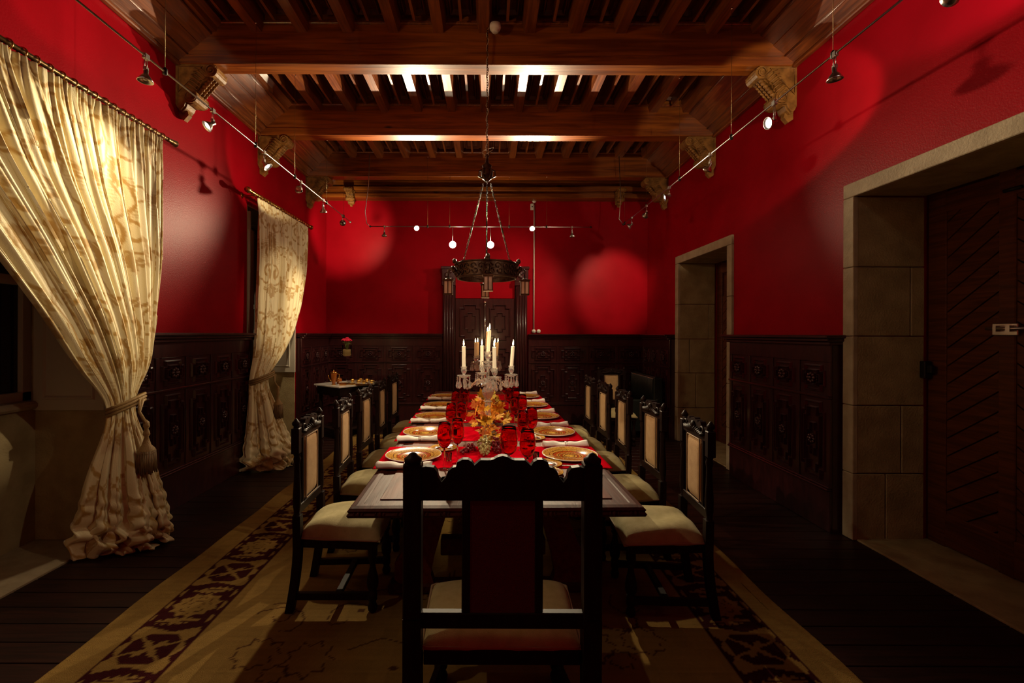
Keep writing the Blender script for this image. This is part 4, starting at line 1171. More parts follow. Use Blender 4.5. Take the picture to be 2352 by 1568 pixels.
nr_me = MB().tube([(0, .0245 * math.cos(2 * PI * k / 20), .0145 + .0195 * math.sin(2 * PI * k / 20)) for k in range(20)], .0035, 6, closed=True).tube([(.01, .0245 * math.cos(2 * PI * k / 20), .0145 + .0195 * math.sin(2 * PI * k / 20)) for k in range(20)], .0035, 6, closed=True).mesh('napkin_ring', M_['silver'])
fk = MB(); fk.prism([(-.004, 0), (.004, 0), (.006, .05), (.003, .09), (.003, .125), (.011, .14), (.012, .155), (-.012, .155), (-.011, .14), (-.003, .125), (-.003, .09), (-.006, .05)], .001, .0035, 'z')
for x in (-.0105, -.0035, .0035, .0105): fk.box((x - .0016, .154, .0015), (x + .0016, .20, .0035))
fork_me = fk.mesh('fork', M_['silver'])
knife_me = MB().prism([(-.005, 0), (.005, 0), (.0065, .06), (.004, .095), (.010, .11), (.011, .18), (.006, .215), (-.002, .22), (-.003, .11), (-.004, .095), (-.0065, .06)], .001, .0035, 'z').mesh('knife', M_['silver'])
tum_me = MB().lathe([(0, 0), (.017, 0), (.020, .002), (.022, .052), (.0205, .052), (.0185, .008), (0, .007)], (0, 0, 0), 16).mesh('small_glass', M_['glass'])
gob_free = [gob]
def place_goblet(p, label, group, sc_=1.0, wd=1.0):
    o = gob_free.pop() if gob_free else copy_tree(gob)
    o.location = p; o.scale = (wd, wd, sc_); tag(o, label, 'wine glass', group)
ORD = ['first', 'second', 'third', 'fourth', 'last']
ZC = ZT + .0032
for k in range(5):
    for side in (-1, 1):
        sn = 'curtain-side' if side < 0 else 'doorway-side'
        dd = 3.06 + .7167 * k - 4.37
        at_ = '%s %s setting from the host chair' % (ORD[k], sn)
        m = -side   # towards diner's right: left side diner faces +x, right hand -y
        def S(u, v): return TP(side * u, dd + side * v, ZC)     # v>0: to the diner's right for side +1, and mirrored
        # diner's right: for side=-1 -> nearer the camera (v*side negative) ; for side=+1 -> farther
        o = link('charger_plate', plate_me, None, S(.525, 0)); tag(o, 'ornate gold and orange charger plate, ' + at_, 'plate', 'gold charger plates'); link('rim', plate_rim, o)
        o = link('bread_plate', bread_me, None, S(.34, -.20)); tag(o, 'small bread plate with white ring and dark centre, ' + at_, 'plate', 'small bread plates')
        o = link('napkin', nap_me, None, S(.545, .268) + Vector((0, 0, .0005)), (0, 0, TR + random.uniform(-.06, .06) + (0 if side < 0 else .10))); tag(o, 'white rolled linen napkin, ' + at_, 'napkin', 'rolled napkins'); link('napkin_ring', nr_me, o, (.0, 0, 0))
        place_goblet(S(.30, .275), 'red wine glass, outer of two, ' + at_, 'red wine glasses', random.uniform(.97, 1.03))
        place_goblet(S(.225, .165), 'red wine glass, inner of two, ' + at_, 'red wine glasses', random.uniform(.95, 1.0), .95)
        o = link('small_glass', tum_me, None, S(.285, .10 if side < 0 else -.09)); tag(o, 'tiny clear glass beside the wine glasses, ' + at_, 'glass', 'tiny clear glasses')
        rz = -PI / 2 if side > 0 else PI / 2
        o = link('fork', fork_me, None, S(.62, -.225), (0, 0, PI / 2 if side > 0 else -PI / 2)); tag(o, 'silver fork beside the charger, ' + at_, 'fork', 'silver forks')
        o = link('knife', knife_me, None, S(.62, .205), (0, 0, PI / 2 if side > 0 else -PI / 2)); tag(o, 'silver knife beside the charger, ' + at_, 'knife', 'silver knives')
place_goblet(Vector((.122, 2.63, ZT + .001)), 'red stemmed wine glass in front of the host chair, nearer the grapes', 'red wine glasses', 1.02, 1.18)
place_goblet(Vector((.228, 2.60, ZT + .001)), 'red stemmed wine glass in front of the host chair, nearer the gold plate', 'red wine glasses', .98, 1.05)
o = link('bread_plate', bread_me, None, Vector((.355, 2.70, ZT + .001))); tag(o, 'small bread plate with white ring behind the host chair crest', 'plate', 'small bread plates')

# ================================================================ CANDELABRA
def drop_mesh():
    return MB().lathe([(0, 0), (.004, -.006), (.0055, -.012), (.003, -.018), (.004, -.024), (.0055, -.03), (.003, -.036), (.010, -.060), (.0145, -.078), (.012, -.092), (0, -.102)], (0, 0, 0), 6, smooth=False).mesh('prism_drop', M_['crystal'])
drop_me = drop_mesh()
dish_me = MB().lathe([(0, 0), (.014, 0), (.030, .006), (.055, .020), (.058, .024), (.054, .024), (.028, .011), (.0, .008)], (0, 0, 0), 14, smooth=False).mesh('drip_dish', M_['crystal'])
cup_me = MB().lathe([(0, 0), (.012, 0), (.010, .012), (.018, .020), (.025, .040), (.021, .058), (.027, .074), (.018, .074), (.014, .05), (0, .046)], (0, 0, 0), 12, smooth=False).mesh('candle_cup', M_['crystal'])
flame_me = MB().lathe([(0, 0), (.0035, .004), (.0055, .012), (.0048, .022), (.0025, .036), (0, .048)], (0, 0, 0), 10).mesh('flame', M_['flame'])
wick_me = MB().tube([(0, 0, 0), (.0006, 0, .008), (.001, 0, .013)], .0008, 5).mesh('wick', M_['wick'])
def candle(p, h, mat, label, group, tilt=(0, 0), r=.0150):
    key = (round(h, 3), mat)
    me = MB().lathe([(0, 0), (r * .9, 0), (r, .01), (r * .97, h - .006), (r * .9, h), (r * .5, h - .003), (0, h - .004)], (0, 0, 0), 16).mesh('candle', M_[mat])
    o = link('candle', me, None, p, (tilt[0], tilt[1], 0)); tag(o, label, 'candle', group)
    w_ = link('wick', wick_me, o, (0, 0, h - .004)); fl_ = link('flame', flame_me, o, (0, 0, h + .004), None, (1.15, 1.15, 1.1))
    bulb(Vector(p) + Vector((0, 0, h + .03)), 1.1, (1, .62, .28), .012)
def candelabra(cx, cy, rad, ang0, label, which, cmat, rc=.0150, hcan=.19):
    root = empty('crystal_candelabra', (cx, cy, ZT + .001), 0, label, 'candelabra', 'crystal candelabras')
    MB().lathe([(0, 0), (.075, 0), (.080, .006), (.070, .014), (.045, .022), (.030, .034), (.020, .045)], (0, 0, 0), 12, smooth=False).build('foot', M_['crystal'], root)
    st = MB().lathe([(.020, .045), (.034, .06), (.040, .09), (.030, .14), (.022, .20), (.026, .24), (.020, .25), (.034, .262), (.020, .275), (.030, .29), (.045, .32), (.052, .345), (.040, .375), (.024, .395), (.060, .405), (.064, .412), (.02, .425), (.012, .44), (.012, .53), (.022, .54), (.030, .56), (.014, .575)], (0, 0, 0), 12, smooth=False).build('stem', M_['crystal'], root)
    link('upper_dish', dish_me, root, (0, 0, .575), None, (1.0, 1.0, 1.0))
    link('candle_cup', cup_me, root, (0, 0, .600), None, (1.2, 1.2, 1.1))
    for k in range(8):
        a = 2 * PI * k / 8; link('prism_drop', drop_me, root, (.052 * math.cos(a), .052 * math.sin(a), .592), (0, 0, a), (.8, .8, .85))
    for k in range(4):
        a = ang0 + k * PI / 2; ca, sa = math.cos(a), math.sin(a)
        arm = MB().tube([(ca * r_, sa * r_, z) for r_, z in ((.02, .40), (.05, .435), (.085, .445), (rad * .6, .415), (rad * .72, .385), (rad * .86, .375), (rad * .97, .395), (rad, .43), (rad, .465))], [.010, .010, .009, .009, .009, .009, .009, .009, .008], 8)
        arm = arm.build('arm', M_['crystal'], root)
        link('drip_dish', dish_me, arm, (ca * rad, sa * rad, .462))
        link('candle_cup', cup_me, arm, (ca * rad, sa * rad, .484))
        for j in range(7):
            b = 2 * PI * j / 7 + .2 + k
            link('prism_drop', drop_me, arm, (ca * rad + .053 * math.cos(b), sa * rad + .053 * math.sin(b), .478), (0, 0, b))
        names = {'near': ['candle on the arm reaching toward the doorway side', 'candle on the arm behind the centre', 'candle on the arm toward the curtain side', 'candle on the arm nearest the host chair']}
        nm = ['doorway-side arm', 'rear arm', 'curtain-side arm', 'front arm'][k]
        if cmat == 'wax_beige': nm = ['rear doorway-side arm', 'rear curtain-side arm', 'front curtain-side arm', 'front doorway-side arm'][k]
        candle((cx + ca * rad, cy + sa * rad, ZT + .535), hcan, cmat, '%s lit candle on the %s of the %s candelabra' % ('white' if cmat == 'wax' else 'beige', nm, which), 'candles on the %s candelabra' % which, ((0, 0), (0, .0), (0, -.01), (0, -.02))[k] if k else (0, .07), rc)
    candle((cx, cy, ZT + .66), hcan + .01, cmat, '%s lit candle in the raised centre of the %s candelabra' % ('white' if cmat == 'wax' else 'beige', which), 'candles on the %s candelabra' % which, (0, .06), rc)
    # swags of small beads between the arms
    b = MB()
    for k in range(4):
        a0 = ang0 + k * PI / 2; a1 = a0 + PI / 2
        p = Vector((rad * .95 * math.cos(a0), rad * .95 * math.sin(a0), .465)); q_ = Vector((rad * .95 * math.cos(a1), rad * .95 * math.sin(a1), .465))
        for i in range(1, 12):
            t_ = i / 12; v = p.lerp(q_, t_); v.z -= .06 * math.sin(PI * t_); b.sphere(v, .006, 6, 4)
    bo = b.build('bead_swags', M_['crystal'], root); bo['kind'] = 'stuff'
    return root
candelabra(0.0, 3.80, .205, math.radians(15), 'tall cut crystal candelabra with four arms rising from the leaves', 'nearer crystal', 'wax')
candelabra(-.02, 5.60, .17, math.radians(40), 'second crystal candelabra farther along the table, with beige candles', 'farther crystal', 'wax_beige', .0145, .185)

# ================================================================ LEAF AND GRAPE CENTREPIECE
def leafmesh(mat):
    half = [(0, 0), (.012, .004), (.030, -.010), (.030, .012), (.052, .016), (.042, .030), (.060, .052), (.038, .050), (.030, .062), (.022, .052), (.020, .085), (.008, .078), (0, .105)]
    pts = half + [(-x, y) for x, y in reversed(half[1:-1])]
    mb = MB(); vs = []; c = (0, .035)
    for x, y in pts: vs.append((x, y, -1.6 * (x * x + (y - .035) ** 2) + .004 * math.sin(x * 150)))
    vs.append((c[0], c[1], .004)); n = len(pts)
    fs = [(i, (i + 1) % n, n) for i in range(n)]
    mb.add(vs, fs, True); mb.tube([(0, 0, -.002), (0, -.02, .004), (.004, -.04, .012)], .0012, 4)
    return mb.mesh('leaf', M_[mat])
LM = [leafmesh(m) for m in ('leaf_o', 'leaf_y', 'leaf_g', 'leaf_r', 'leaf_y', 'leaf_o')]
cp = empty('leaf_garland', TP(0, -.5, ZT), TR, 'autumn garland of orange and yellow maple leaves around the candelabra foot', 'centrepiece')
rnd = random.Random(12)
for k in range(150):
    v = rnd.uniform(-.42, 1.25); w_ = .13 + .03 * math.sin(v * 7)
    top = .10 + .20 * math.exp(-((v + .02) / .20) ** 2) + .10 * math.exp(-((v - .5) / .3) ** 2) + .05 * rnd.random()
    if v < -.25: top = .05
    u = rnd.gauss(0, w_ * .5); u = max(-w_, min(w_, u))
    z = rnd.uniform(.012, max(.03, top * math.sqrt(max(0, 1 - (u / (w_ * 1.1)) ** 2))))
    outward = math.atan2(u, .02)
    s_ = rnd.uniform(.65, 1.15)
    tilt = rnd.uniform(.35, 1.35) if z > .04 else rnd.uniform(.05, .4)
    link('leaf', LM[k % 6], cp, (u, v, z), (tilt, rnd.uniform(-.5, .5), rnd.uniform(-1.9, 1.9) * (1 if rnd.random() < .75 else 2)), (s_, s_, s_))
tw = MB()
for k in range(26):
    v = rnd.uniform(-.35, 1.1); u = rnd.uniform(-.08, .08); tw.tube([(u, v, .006), (u + rnd.uniform(-.04, .04), v + rnd.uniform(-.08, .08), .07), (u + rnd.uniform(-.07, .07), v + rnd.uniform(-.1, .1), .14)], .002, 4)
tw.box((-.05, -.2, .001), (.05, 1.0, .03), bev=.01)
tw.build('twigs', M_['twig'], cp)
def grapes(cx, cy, n, L, Wd, H, mat, label, rz, r0=.0095, seed=1):
    root = empty('grape_bunch', (cx, cy, ZT + .003), rz, label, 'grapes', 'grape bunches')
    rr = random.Random(seed); m = MB(); pts = []
    tries = 0
    while len(pts) < n and tries < 6000:
        tries += 1
        t_ = rr.random(); ww = Wd * (1 - .62 * t_); hh = H * (1 - .55 * t_)
        a = rr.uniform(0, PI); q_ = rr.random() ** .4
        p = Vector((ww * math.cos(a) * q_, -L * t_, r0 + (hh - r0) * math.sin(a) * q_))
        if all((p - o_).length > r0 * 1.75 for o_ in pts): pts.append(p); m.sphere(p, r0 * rr.uniform(.9, 1.1), 10, 6)
    g = m.build('berries', M_[mat], root); g['kind'] = 'stuff'
    MB().tube([(0, -.02, .03), (0, .03, H), (.01, .06, H + .01)], .002, 5).build('stalk', M_['twig'], root)
grapes(-.022, 3.30, 80, .26, .055, .11, 'grape_w', 'pale green grape bunch in front of the crystal candelabra', .02, .0100, 2)
grapes(.060, 3.28, 46, .17, .045, .09, 'grape_r', 'dark red grape bunch beside the pale grapes, toward the doorway side', .1, .0105, 3)
grapes(-.115, 3.22, 26, .13, .04, .05, 'grape_r', 'small dark red grape bunch beside the pale grapes, toward the curtain side', -.5, .0105, 4)

# ================================================================ CHANDELIER
def chain(mb, pts, lk=.035, r=.0035):
    pts = [Vector(p) for p in pts]; d = 0
    for a, b in zip(pts[:-1], pts[1:]):
        n = max(1, int((b - a).length / (lk * .75)))
        for k in range(n):
            c = a.lerp(b, (k + .5) / n); t_ = (b - a).normalized(); s_ = t_.orthogonal().normalized(); s2 = t_.cross(s_)
            e_ = s_ if k % 2 else s2
            mb.tube([c + t_ * (lk * .5 * math.cos(2 * PI * i / 8)) + e_ * (lk * .26 * math.sin(2 * PI * i / 8)) for i in range(8)], r, 4, closed=True)
CX, CY = -.015, 4.17
cz = lambda y, d=4.17: EYE - (y - 766) * d / F
chd = empty('chandelier', (CX, CY, 2.17), 0, 'bronze ring chandelier with four small lanterns hanging over the table', 'chandelier')
def rel(p): return (p[0], p[1], p[2] - 2.17)
m = MB(); m.lathe([(0, .0), (.012, .0), (.03, .02), (.05, .05), (.055, .09), (.035, .12), (.045, .15), (.02, .17), (.012, .22), (.02, .235), (.012, .25), (0, .26)], (0, 0, cz(418) - 2.17), 14)
for k in range(6):
    a = k * PI / 3; z = cz(410) - 2.17
    m.tube([(.03 * math.cos(a), .03 * math.sin(a), z), (.075 * math.cos(a), .075 * math.sin(a), z + .02), (.07 * math.cos(a), .07 * math.sin(a), z + .07), (.045 * math.cos(a), .045 * math.sin(a), z + .08)], .008, 6)
m.build('crown', M_['bronze'], chd)
m = MB(); chain(m, [(0, 0, cz(372) - 2.17), (0, 0, 4.40 - 2.17)], .03, .003); m.build('hanging_chain', M_['bronze'], chd)
m = MB(); fp = []
for k in range(60):
    t_ = k / 59; fp.append((.012 * math.sin(k * 1.1), .012 * math.cos(k * .9), cz(395) - 2.17 + (4.42 - cz(395)) * t_))
m.tube(fp, .003, 5)
m.tube([(0, 0, cz(352) - 2.17), (.05, 0, cz(345) - 2.17), (.06, .0, cz(338) - 2.17), (-.03, .01, cz(344) - 2.17), (-.04, 0, cz(352) - 2.17), (0, .0, cz(360) - 2.17)], .003, 5)
m.build('flex', M_['leafbrown'], chd)
RR = .265; zb = 2.105 - 2.17; zt_ = 2.235 - 2.17
n = 64; vs = []
for r_, z in ((RR, zb), (RR, zt_), (RR - .008, zt_), (RR - .008, zb)):
    for k in range(n): a = 2 * PI * k / n; vs.append((r_ * math.cos(a), r_ * math.sin(a), z))
fs = [(j * n + k, j * n + (k + 1) % n, ((j + 1) % 4) * n + (k + 1) % n, ((j + 1) % 4) * n + k) for j in range(4) for k in range(n)]
m = MB().add(vs, fs, False)
for z in (zb, zt_):
    m.tube([((RR + .003) * math.cos(2 * PI * k / 48), (RR + .003) * math.sin(2 * PI * k / 48), z) for k in range(48)], .008, 6, closed=True)
bandO = m.build('ring_band', M_['bronze'], chd)
m = MB()
for k in range(22):
    a = 2 * PI * (k + .5) / 22
    for s_ in (-1, 1):
        pts = []
        for i in range(10):
            g = i * .62; rr_ = .032 * (1 - i / 12)
            aa = a + (s_ * (.026 + rr_ * math.cos(g))) / RR
            pts.append(((RR + .005) * math.cos(aa), (RR + .005) * math.sin(aa), (zb + zt_) / 2 + s_ * (.018 + rr_ * math.sin(g))))
        m.tube(pts, .0065, 5)
m.build('scrollwork', M_['bronze'], bandO)
def lantern(a):
    r_ = RR + .085; x, y_ = r_ * math.cos(a), r_ * math.sin(a)
    x0, y0_ = RR * math.cos(a), RR * math.sin(a)
    z = 2.02 - 2.17
    m = MB(); m.tube([(x0, y0_, .0), ((x + x0) / 2, (y_ + y0_) / 2, .04), (x, y_, .01), (x, y_, z + .075)], .007, 6)
    for k in range(7): m.sphere((x0 + (x - x0) * (k % 4) / 6, y0_ + (y_ - y0_) * (k % 4) / 6, -.04 + .022 * k), .020, 6, 4, None, (1, 1, 1.3))
    m.box((x - .004, y_ - .040, z - .055), (x + .004, y_ - .034, z + .055)); m.box((x - .004, y_ + .034, z - .055), (x + .004, y_ + .040, z + .055)); m.box((x - .052, y_ - .052, z + .066), (x + .052, y_ + .052, z + .074), bev=.003); m.box((x - .045, y_ - .045, z + .055), (x + .045, y_ + .045, z + .068), bev=.003); m.lathe([(.04, .068), (.02, .085), (0, .09)], (x, y_, z), 8, smooth=False)
    m.box((x - .042, y_ - .042, z - .065), (x + .042, y_ + .042, z - .055), bev=.003)
    for sx in (-1, 1):
        for sy in (-1, 1): m.box((x + sx * .036 - .004, y_ + sy * .036 - .004, z - .055), (x + sx * .036 + .004, y_ + sy * .036 + .004, z + .055))
    o = m.build('lantern', M_['bronze'], chd)
    for sx, sy in ((1, 0), (-1, 0), (0, 1), (0, -1)):
        cx_, cy_ = x + sx * .036, y_ + sy * .036
        a_, b_ = (.001, .032) if sx else (.032, .001)
        MB().box((cx_ - a_, cy_ - b_, z - .055), (cx_ + a_, cy_ + b_, z + .055)).build('lantern_pane', M_['lantern_glass'], o)
for k in range(4): lantern(-PI / 2 + .04 + k * PI / 2)
m = MB()
for a in (-PI / 2, PI / 6, 5 * PI / 6):
    top = Vector((.04 * math.cos(a), .04 * math.sin(a), cz(420) - 2.17)); bot = Vector((RR * math.cos(a), RR * math.sin(a), zt_ + .01))
    chain(m, [top, bot], .032, .0032)
    mid = top.lerp(bot, .52); m.tube([mid, top.lerp(bot, .60)], .008, 6); m.sphere(bot, .02, 8, 6)
    m.tube([bot, bot + Vector((0, 0, .05))], .010, 6)
m.tube([(0, 0, cz(420) - 2.17), (0, 0, zt_ + .0)], .004, 6)
m.build('suspension_chains', M_['bronze'], chd)
m = MB(); m.sphere((0, 0, zt_ + .02), .035, 10, 8); m.lathe([(0, 0), (.02, .0), (.035, .03), (.015, .06), (0, .07)], (0, 0, zt_ - .1), 10)
for k in range(4):
    a = k * PI / 2; m.tube([(0, 0, zt_), (RR * math.cos(a), RR * math.sin(a), zt_ - .02)], .004, 5)
m.build('centre_boss', M_['bronze'], chd)
o = MB().lathe([(0, .05), (.05, .05), (.052, .02), (.045, .0), (.030, -.005), (.028, -.02), (.02, -.024), (0, -.024)], (0, 0, 0), 20).build('ceiling_rose', M_['white'], None, (.055, 4.13, 4.40 - .045))
tag(o, 'small round white ceiling rose above the chandelier chain', 'ceiling rose')

# ================================================================ TRACK LIGHTING
ZTR = 3.29
def track(name, p0, p1, hang, label):
    p0, p1 = Vector(p0), Vector(p1)
    root = empty(name, p0, 0, label, 'lighting track', 'rail lighting tracks')
    MB().tube([(0, 0, 0), p1 - p0], .006, 8).build('rail', M_['steel'], root)
    m = MB(); m.sphere((p1 - p0), .016, 8, 6); m.sphere((0, 0, 0), .016, 8, 6); m.build('end_cap', M_['iron'], root)
    for t_, ztop in hang:
        q_ = (p1 - p0) * t_
        m = MB(); m.tube([q_, q_ + Vector((0, 0, ztop - ZTR))], .0016, 5); hw_ = m.build('hanger_wire', M_['brass_dark'], root)
        MB().lathe([(0, -.02), (.014, -.018), (.014, .018), (.006, .028), (0, .03)], q_, 10).build('connector', M_['iron'], root)
        MB().sphere(q_ + Vector((0, 0, ztop - ZTR)), .010, 8, 5).build('ceiling_anchor', M_['chrome'], hw_)
    return root
def tY(y, Y0, Y1): return (y - Y0) / (Y1 - Y0)
track('rail_track', (-2.10, 1.4, ZTR), (-2.10, 6.92, ZTR), [(tY(2.95, 1.4, 6.92), 4.39), (tY(4.10, 1.4, 6.92), 4.39), (tY(4.93, 1.4, 6.92), 4.39), (tY(5.90, 1.4, 6.92), 4.10), (tY(6.6, 1.4, 6.92), 4.39)], 'thin steel rail with spotlights running along the curtain wall')
track('rail_track', (2.08, 1.4, ZTR), (2.08, 7.02, ZTR), [(tY(2.75, 1.4, 7.02), 4.39), (tY(3.9, 1.4, 7.02), 4.39), (tY(4.96, 1.4, 7.02), 4.39), (tY(6.0, 1.4, 7.02), 4.39), (tY(6.95, 1.4, 7.02), 4.39)], 'thin steel rail with spotlights running along the doorway wall')
track('rail_track', (-1.87, 7.2, ZTR), (1.62, 7.2, ZTR), [(.26, 4.39), (.36, 4.08), (.63, 4.08), (.8, 4.08)], 'thin steel rail with two round lamps across the end wall')
m = MB().tube([(-1.83, 7.0, 4.35), (-1.86, 7.05, 3.9), (-1.93, 7.12, 3.5), (-1.92, 7.18, 3.33), (-1.87, 7.2, 3.29)], .006, 6); fx = m.build('supply_cable', M_['steel']); tag(fx, 'pale supply cable drooping to the end of the cross rail', 'cable')
m = MB().tube([(2.02, 7.05, 4.35), (2.05, 7.05, 3.7), (2.02, 7.03, 3.38), (2.08, 7.02, 3.29)], .006, 6); fx = m.build('supply_cable', M_['steel']); tag(fx, 'dark supply cable dropping to the far end of the doorway-side rail', 'cable')
shade_prof = [(.010, .075), (.014, .07), (.013, .045), (.022, .035), (.036, .015), (.044, 0), (.041, 0), (.033, .014), (.018, .030), (0, .033)]
def spotlight(p, tgt, lit, label, power=0, deg=30, blend=.3, color=HALO, drop=.10, mat='steel'):
    """bracket under the rail, reflector swivelled to its target"""
    p = Vector(p); h = p + Vector((0, 0, -drop)); d = (Vector(tgt) - h).normalized()
    root = empty('spotlight', p, 0, label, 'spotlight', 'track spotlights')
    m = MB(); m.box((-.012, -.02, -.02), (.012, .02, .014), bev=.003)
    m.tube([(0, -.008, -.015), (0, -.010, -drop + .03)], .0022, 5); m.tube([(0, .008, -.015), (0, .010, -drop + .03)], .0022, 5)
    m.box((-.010, -.014, -drop + .01), (.010, .014, -drop + .035), bev=.003)
    m.build('arm', M_[mat], root)
    rot = d.to_track_quat('-Z', 'Y').to_matrix().to_4x4()
    Mx = Matrix.Translation((0, 0, -drop)) @ rot @ Matrix.Translation((0, 0, -.055))
    r_ = MB().lathe(shade_prof, (0, 0, 0), 18, Mx).build('reflector', M_[mat], root)
    MB().sphere((0, 0, .012), .020 if lit else .012, 10, 6, Mx, (1, 1, .6)).build('bulb', M_['glow'] if lit else M_['white'], r_)
    if power:
        spot(h + d * .075, tgt, power, deg, blend, color)
    return root
LT = lambda x: (-2.10, 2.10 * F / (1121 - x), ZTR)
RT = lambda x: (2.08, 2.08 * F / (x - 1121), ZTR)
BT_ = lambda x: ((x - 1121) * 7.2 / F, 7.2, ZTR)
cs, ds = 'curtain-side rail', 'doorway-side rail'
PW = 3.0
# out of the frame, nearer the viewer, on the same two rails
spotlight((-2.20, 1.90, ZTR), (-2.92, 3.45, 4.0), True, 'lit spotlight above the viewer on the %s, aimed at the wall top' % cs, 15 * PW, 34, .5)
spotlight((-2.10, 1.60, ZTR), (2.9, 4.9, 1.0), True, 'lit spotlight above the viewer on the %s, aimed across the room' % cs, 24 * PW, 46, .8)
spotlight((-2.10, 2.05, ZTR), (.1, 3.5, .9), True, 'lit spotlight above the viewer on the %s, aimed at the table' % cs, 54 * PW, 34, .7)
spotlight((2.08, 2.00, ZTR), (-.1, 3.5, .9), True, 'lit spotlight above the viewer on the %s, aimed at the table' % ds, 42 * PW, 34, .7)
spotlight((2.18, 1.55, ZTR), (2.87, 2.72, 3.85), True, 'lit spotlight above the viewer on the %s, aimed at the wall top' % ds, 26 * PW, 42, .5, color=(1, .5, .7))
spotlight((2.08, 1.75, ZTR), (-2.6, 4.6, .9), True, 'lit spotlight above the viewer on the %s, aimed across the room' % ds, 22 * PW, 50, .8)
spotlight((-2.1, 1.75, ZTR), (1.1, 4.24, 4.35), True, 'lit spotlight above the viewer on the %s, aimed at the beams' % cs, 17 * PW, 56, .7, color=(1, .70, .38))
spotlight((-2.10, 1.20, ZTR), (.05, 2.15, .3), True, 'lit spotlight above the viewer on the %s, aimed at the host chair' % cs, 12 * PW, 34, .8)
spotlight(LT(333), (-2.2, 2.7, 0), False, 'unlit spotlight hanging near the viewer end of the ' + cs)
spotlight(LT(487), (-2.76, 2.75, 2.35), True, 'lit spotlight below the first corbel on the %s, aimed at the nearer curtain' % cs, 26 * PW, 100, .9)
spotlight(LT(605), (.0, 4.5, .8), True, 'lit spotlight beside the second corbel on the ' + cs, 60 * PW, 46, .6)
spotlight(LT(690), (-2.92, 5.75, 3.75), True, 'spotlight past the second corbel on the %s, turned to the wall' % cs, 7 * PW, 84, .3)
spotlight(LT(741), (-2.3, 7.0, 1.1), True, 'lit white spotlight near the third corbel on the %s, aimed at the farther curtain' % cs, 36 * PW, 70, .8)
spotlight(LT(786), (-2.55, 8.2, 3.45), True, 'lit spotlight at the far end of the %s, aimed at the end wall' % cs, 44 * PW, 66, .7)
spotlight(RT(1915), (2.3, 2.9, 0), False, 'unlit spotlight hanging near the viewer end of the ' + ds)
spotlight(RT(1777), (-2.74, 2.88, 1.85), True, 'lit spotlight below the first corbel on the ' + ds, 95 * PW, 25, .5, drop=.14)
spotlight((2.17, 2.10, ZTR), (2.87, 5.2, 3.75), True, 'lit spotlight above the viewer on the %s, aimed along the wall' % ds, 46 * PW, 38, .25)
spotlight(RT(1630), (1.25, 6.1, .8), True, 'spotlight turned to the far chairs halfway along the ' + ds, 46 * PW, 58, .7)
spotlight(RT(1536), (-2.75, 6.15, 1.9), True, 'lit spotlight between the beams on the %s, third from its far end' % ds, 130 * PW, 22, .6)
spotlight(RT(1484), (2.25, 8.2, 2.4), True, 'lit spotlight on the %s, second from its far end' % ds, 55 * PW, 42, .7)
spotlight(RT(1450), (-1.2, 8.2, 1.2), True, 'lit spotlight at the far end of the ' + ds, 60 * PW, 90, .9)
spotlight(BT_(882), (-1.7, 7.0, 0), False, 'unlit small spotlight at the curtain end of the cross rail')
spotlight(BT_(957), (-1.0, 3.0, 3.5), True, 'dazzling lit spotlight on the cross rail, curtain side of the lamps', 260 * PW, 92, .5, drop=.04)
spotlight(BT_(1222), (.1, 3.0, 3.5), True, 'dazzling lit spotlight on the cross rail, doorway side of the lamps', 260 * PW, 92, .5, drop=.04)
spotlight(BT_(1313), (1.4, 7.0, 0), False, 'unlit small spotlight at the doorway end of the cross rail')

for x, lab in ((1039, 'frosted round lamp hanging below the cross rail, toward the curtain side'), (1126, 'frosted round lamp hanging below the cross rail behind the chandelier chains')):
    p = W(x, 524, 7.2)
    root = empty('globe_lamp', p, 0, lab, 'lamp', 'round lamps on the cross rail')
    dz = -(562 - 524) * 7.2 / F
    MB().tube([(0, 0, 0), (0, 0, dz + .05)], .004, 6).build('drop_rod', M_['steel'], root)
    MB().lathe([(0, .05), (.012, .05), (.018, .04), (.02, .03)], (0, 0, dz), 10).build('cap', M_['steel'], root)
    MB().sphere((0, 0, dz), .055, 18, 12).build('globe', M_['globe'], root)
    bulb(p + Vector((0, -.09, dz)), GLOBE_P, HALO, .05)

# ================================================================ SIDE TABLE AND COFFEE SET
sa = math.atan2(.65, .49)
st = empty('side_table', (-2.19, 7.19, 0), sa, 'dark side table with white marble top standing by the end wall', 'side table')
m = MB(); m.box((-.415, -.325, .79), (.415, .325, .815), bev=.005); m.build('marble_top', M_['marble'], st)
m = MB(); m.box((-.38, -.29, .66), (.38, .29, .79), bev=.006); m.build('apron', M_['chair_wood'], st)
lm = MB().lathe([(.03, .66), (.03, .60), (.018, .58), (.03, .52), (.034, .45), (.02, .36), (.016, .2), (.03, .17), (.03, .12), (.02, .1), (.028, .04), (.02, 0), (0, 0)], (0, 0, 0), 12).mesh('leg', M_['chair_wood'])
for sx in (-1, 1):
    for sy in (-1, 1): link('leg', lm, st, (sx * .34, sy * .25, 0))
m = MB(); m.box((-.36, -.27, .13), (.36, .27, .155), bev=.004); m.build('lower_shelf', M_['chair_wood'], st)
ZS = .8155
def onside(x, y, dpt): # point on the marble under photo pixel x at depth
    return Vector(((x - 1121) * dpt / F, dpt, ZS))
tr = MB().lathe([(0, 0), (.24, 0), (.25, .012), (.244, .012), (.236, .004), (0, .004)], (0, 0, 0), 32, sy=.75).build('round_tray', M_['gold'], None, (-1.98, 7.12, ZS + .0005), (0, 0, sa)); tag(tr, 'thin gilt tray under the coffee cups on the marble top', 'tray')
pt = empty('coffee_pot', onside(767, 0, 6.90), 0, 'tall amber and gilt coffee pot standing at the front of the marble top', 'pot')
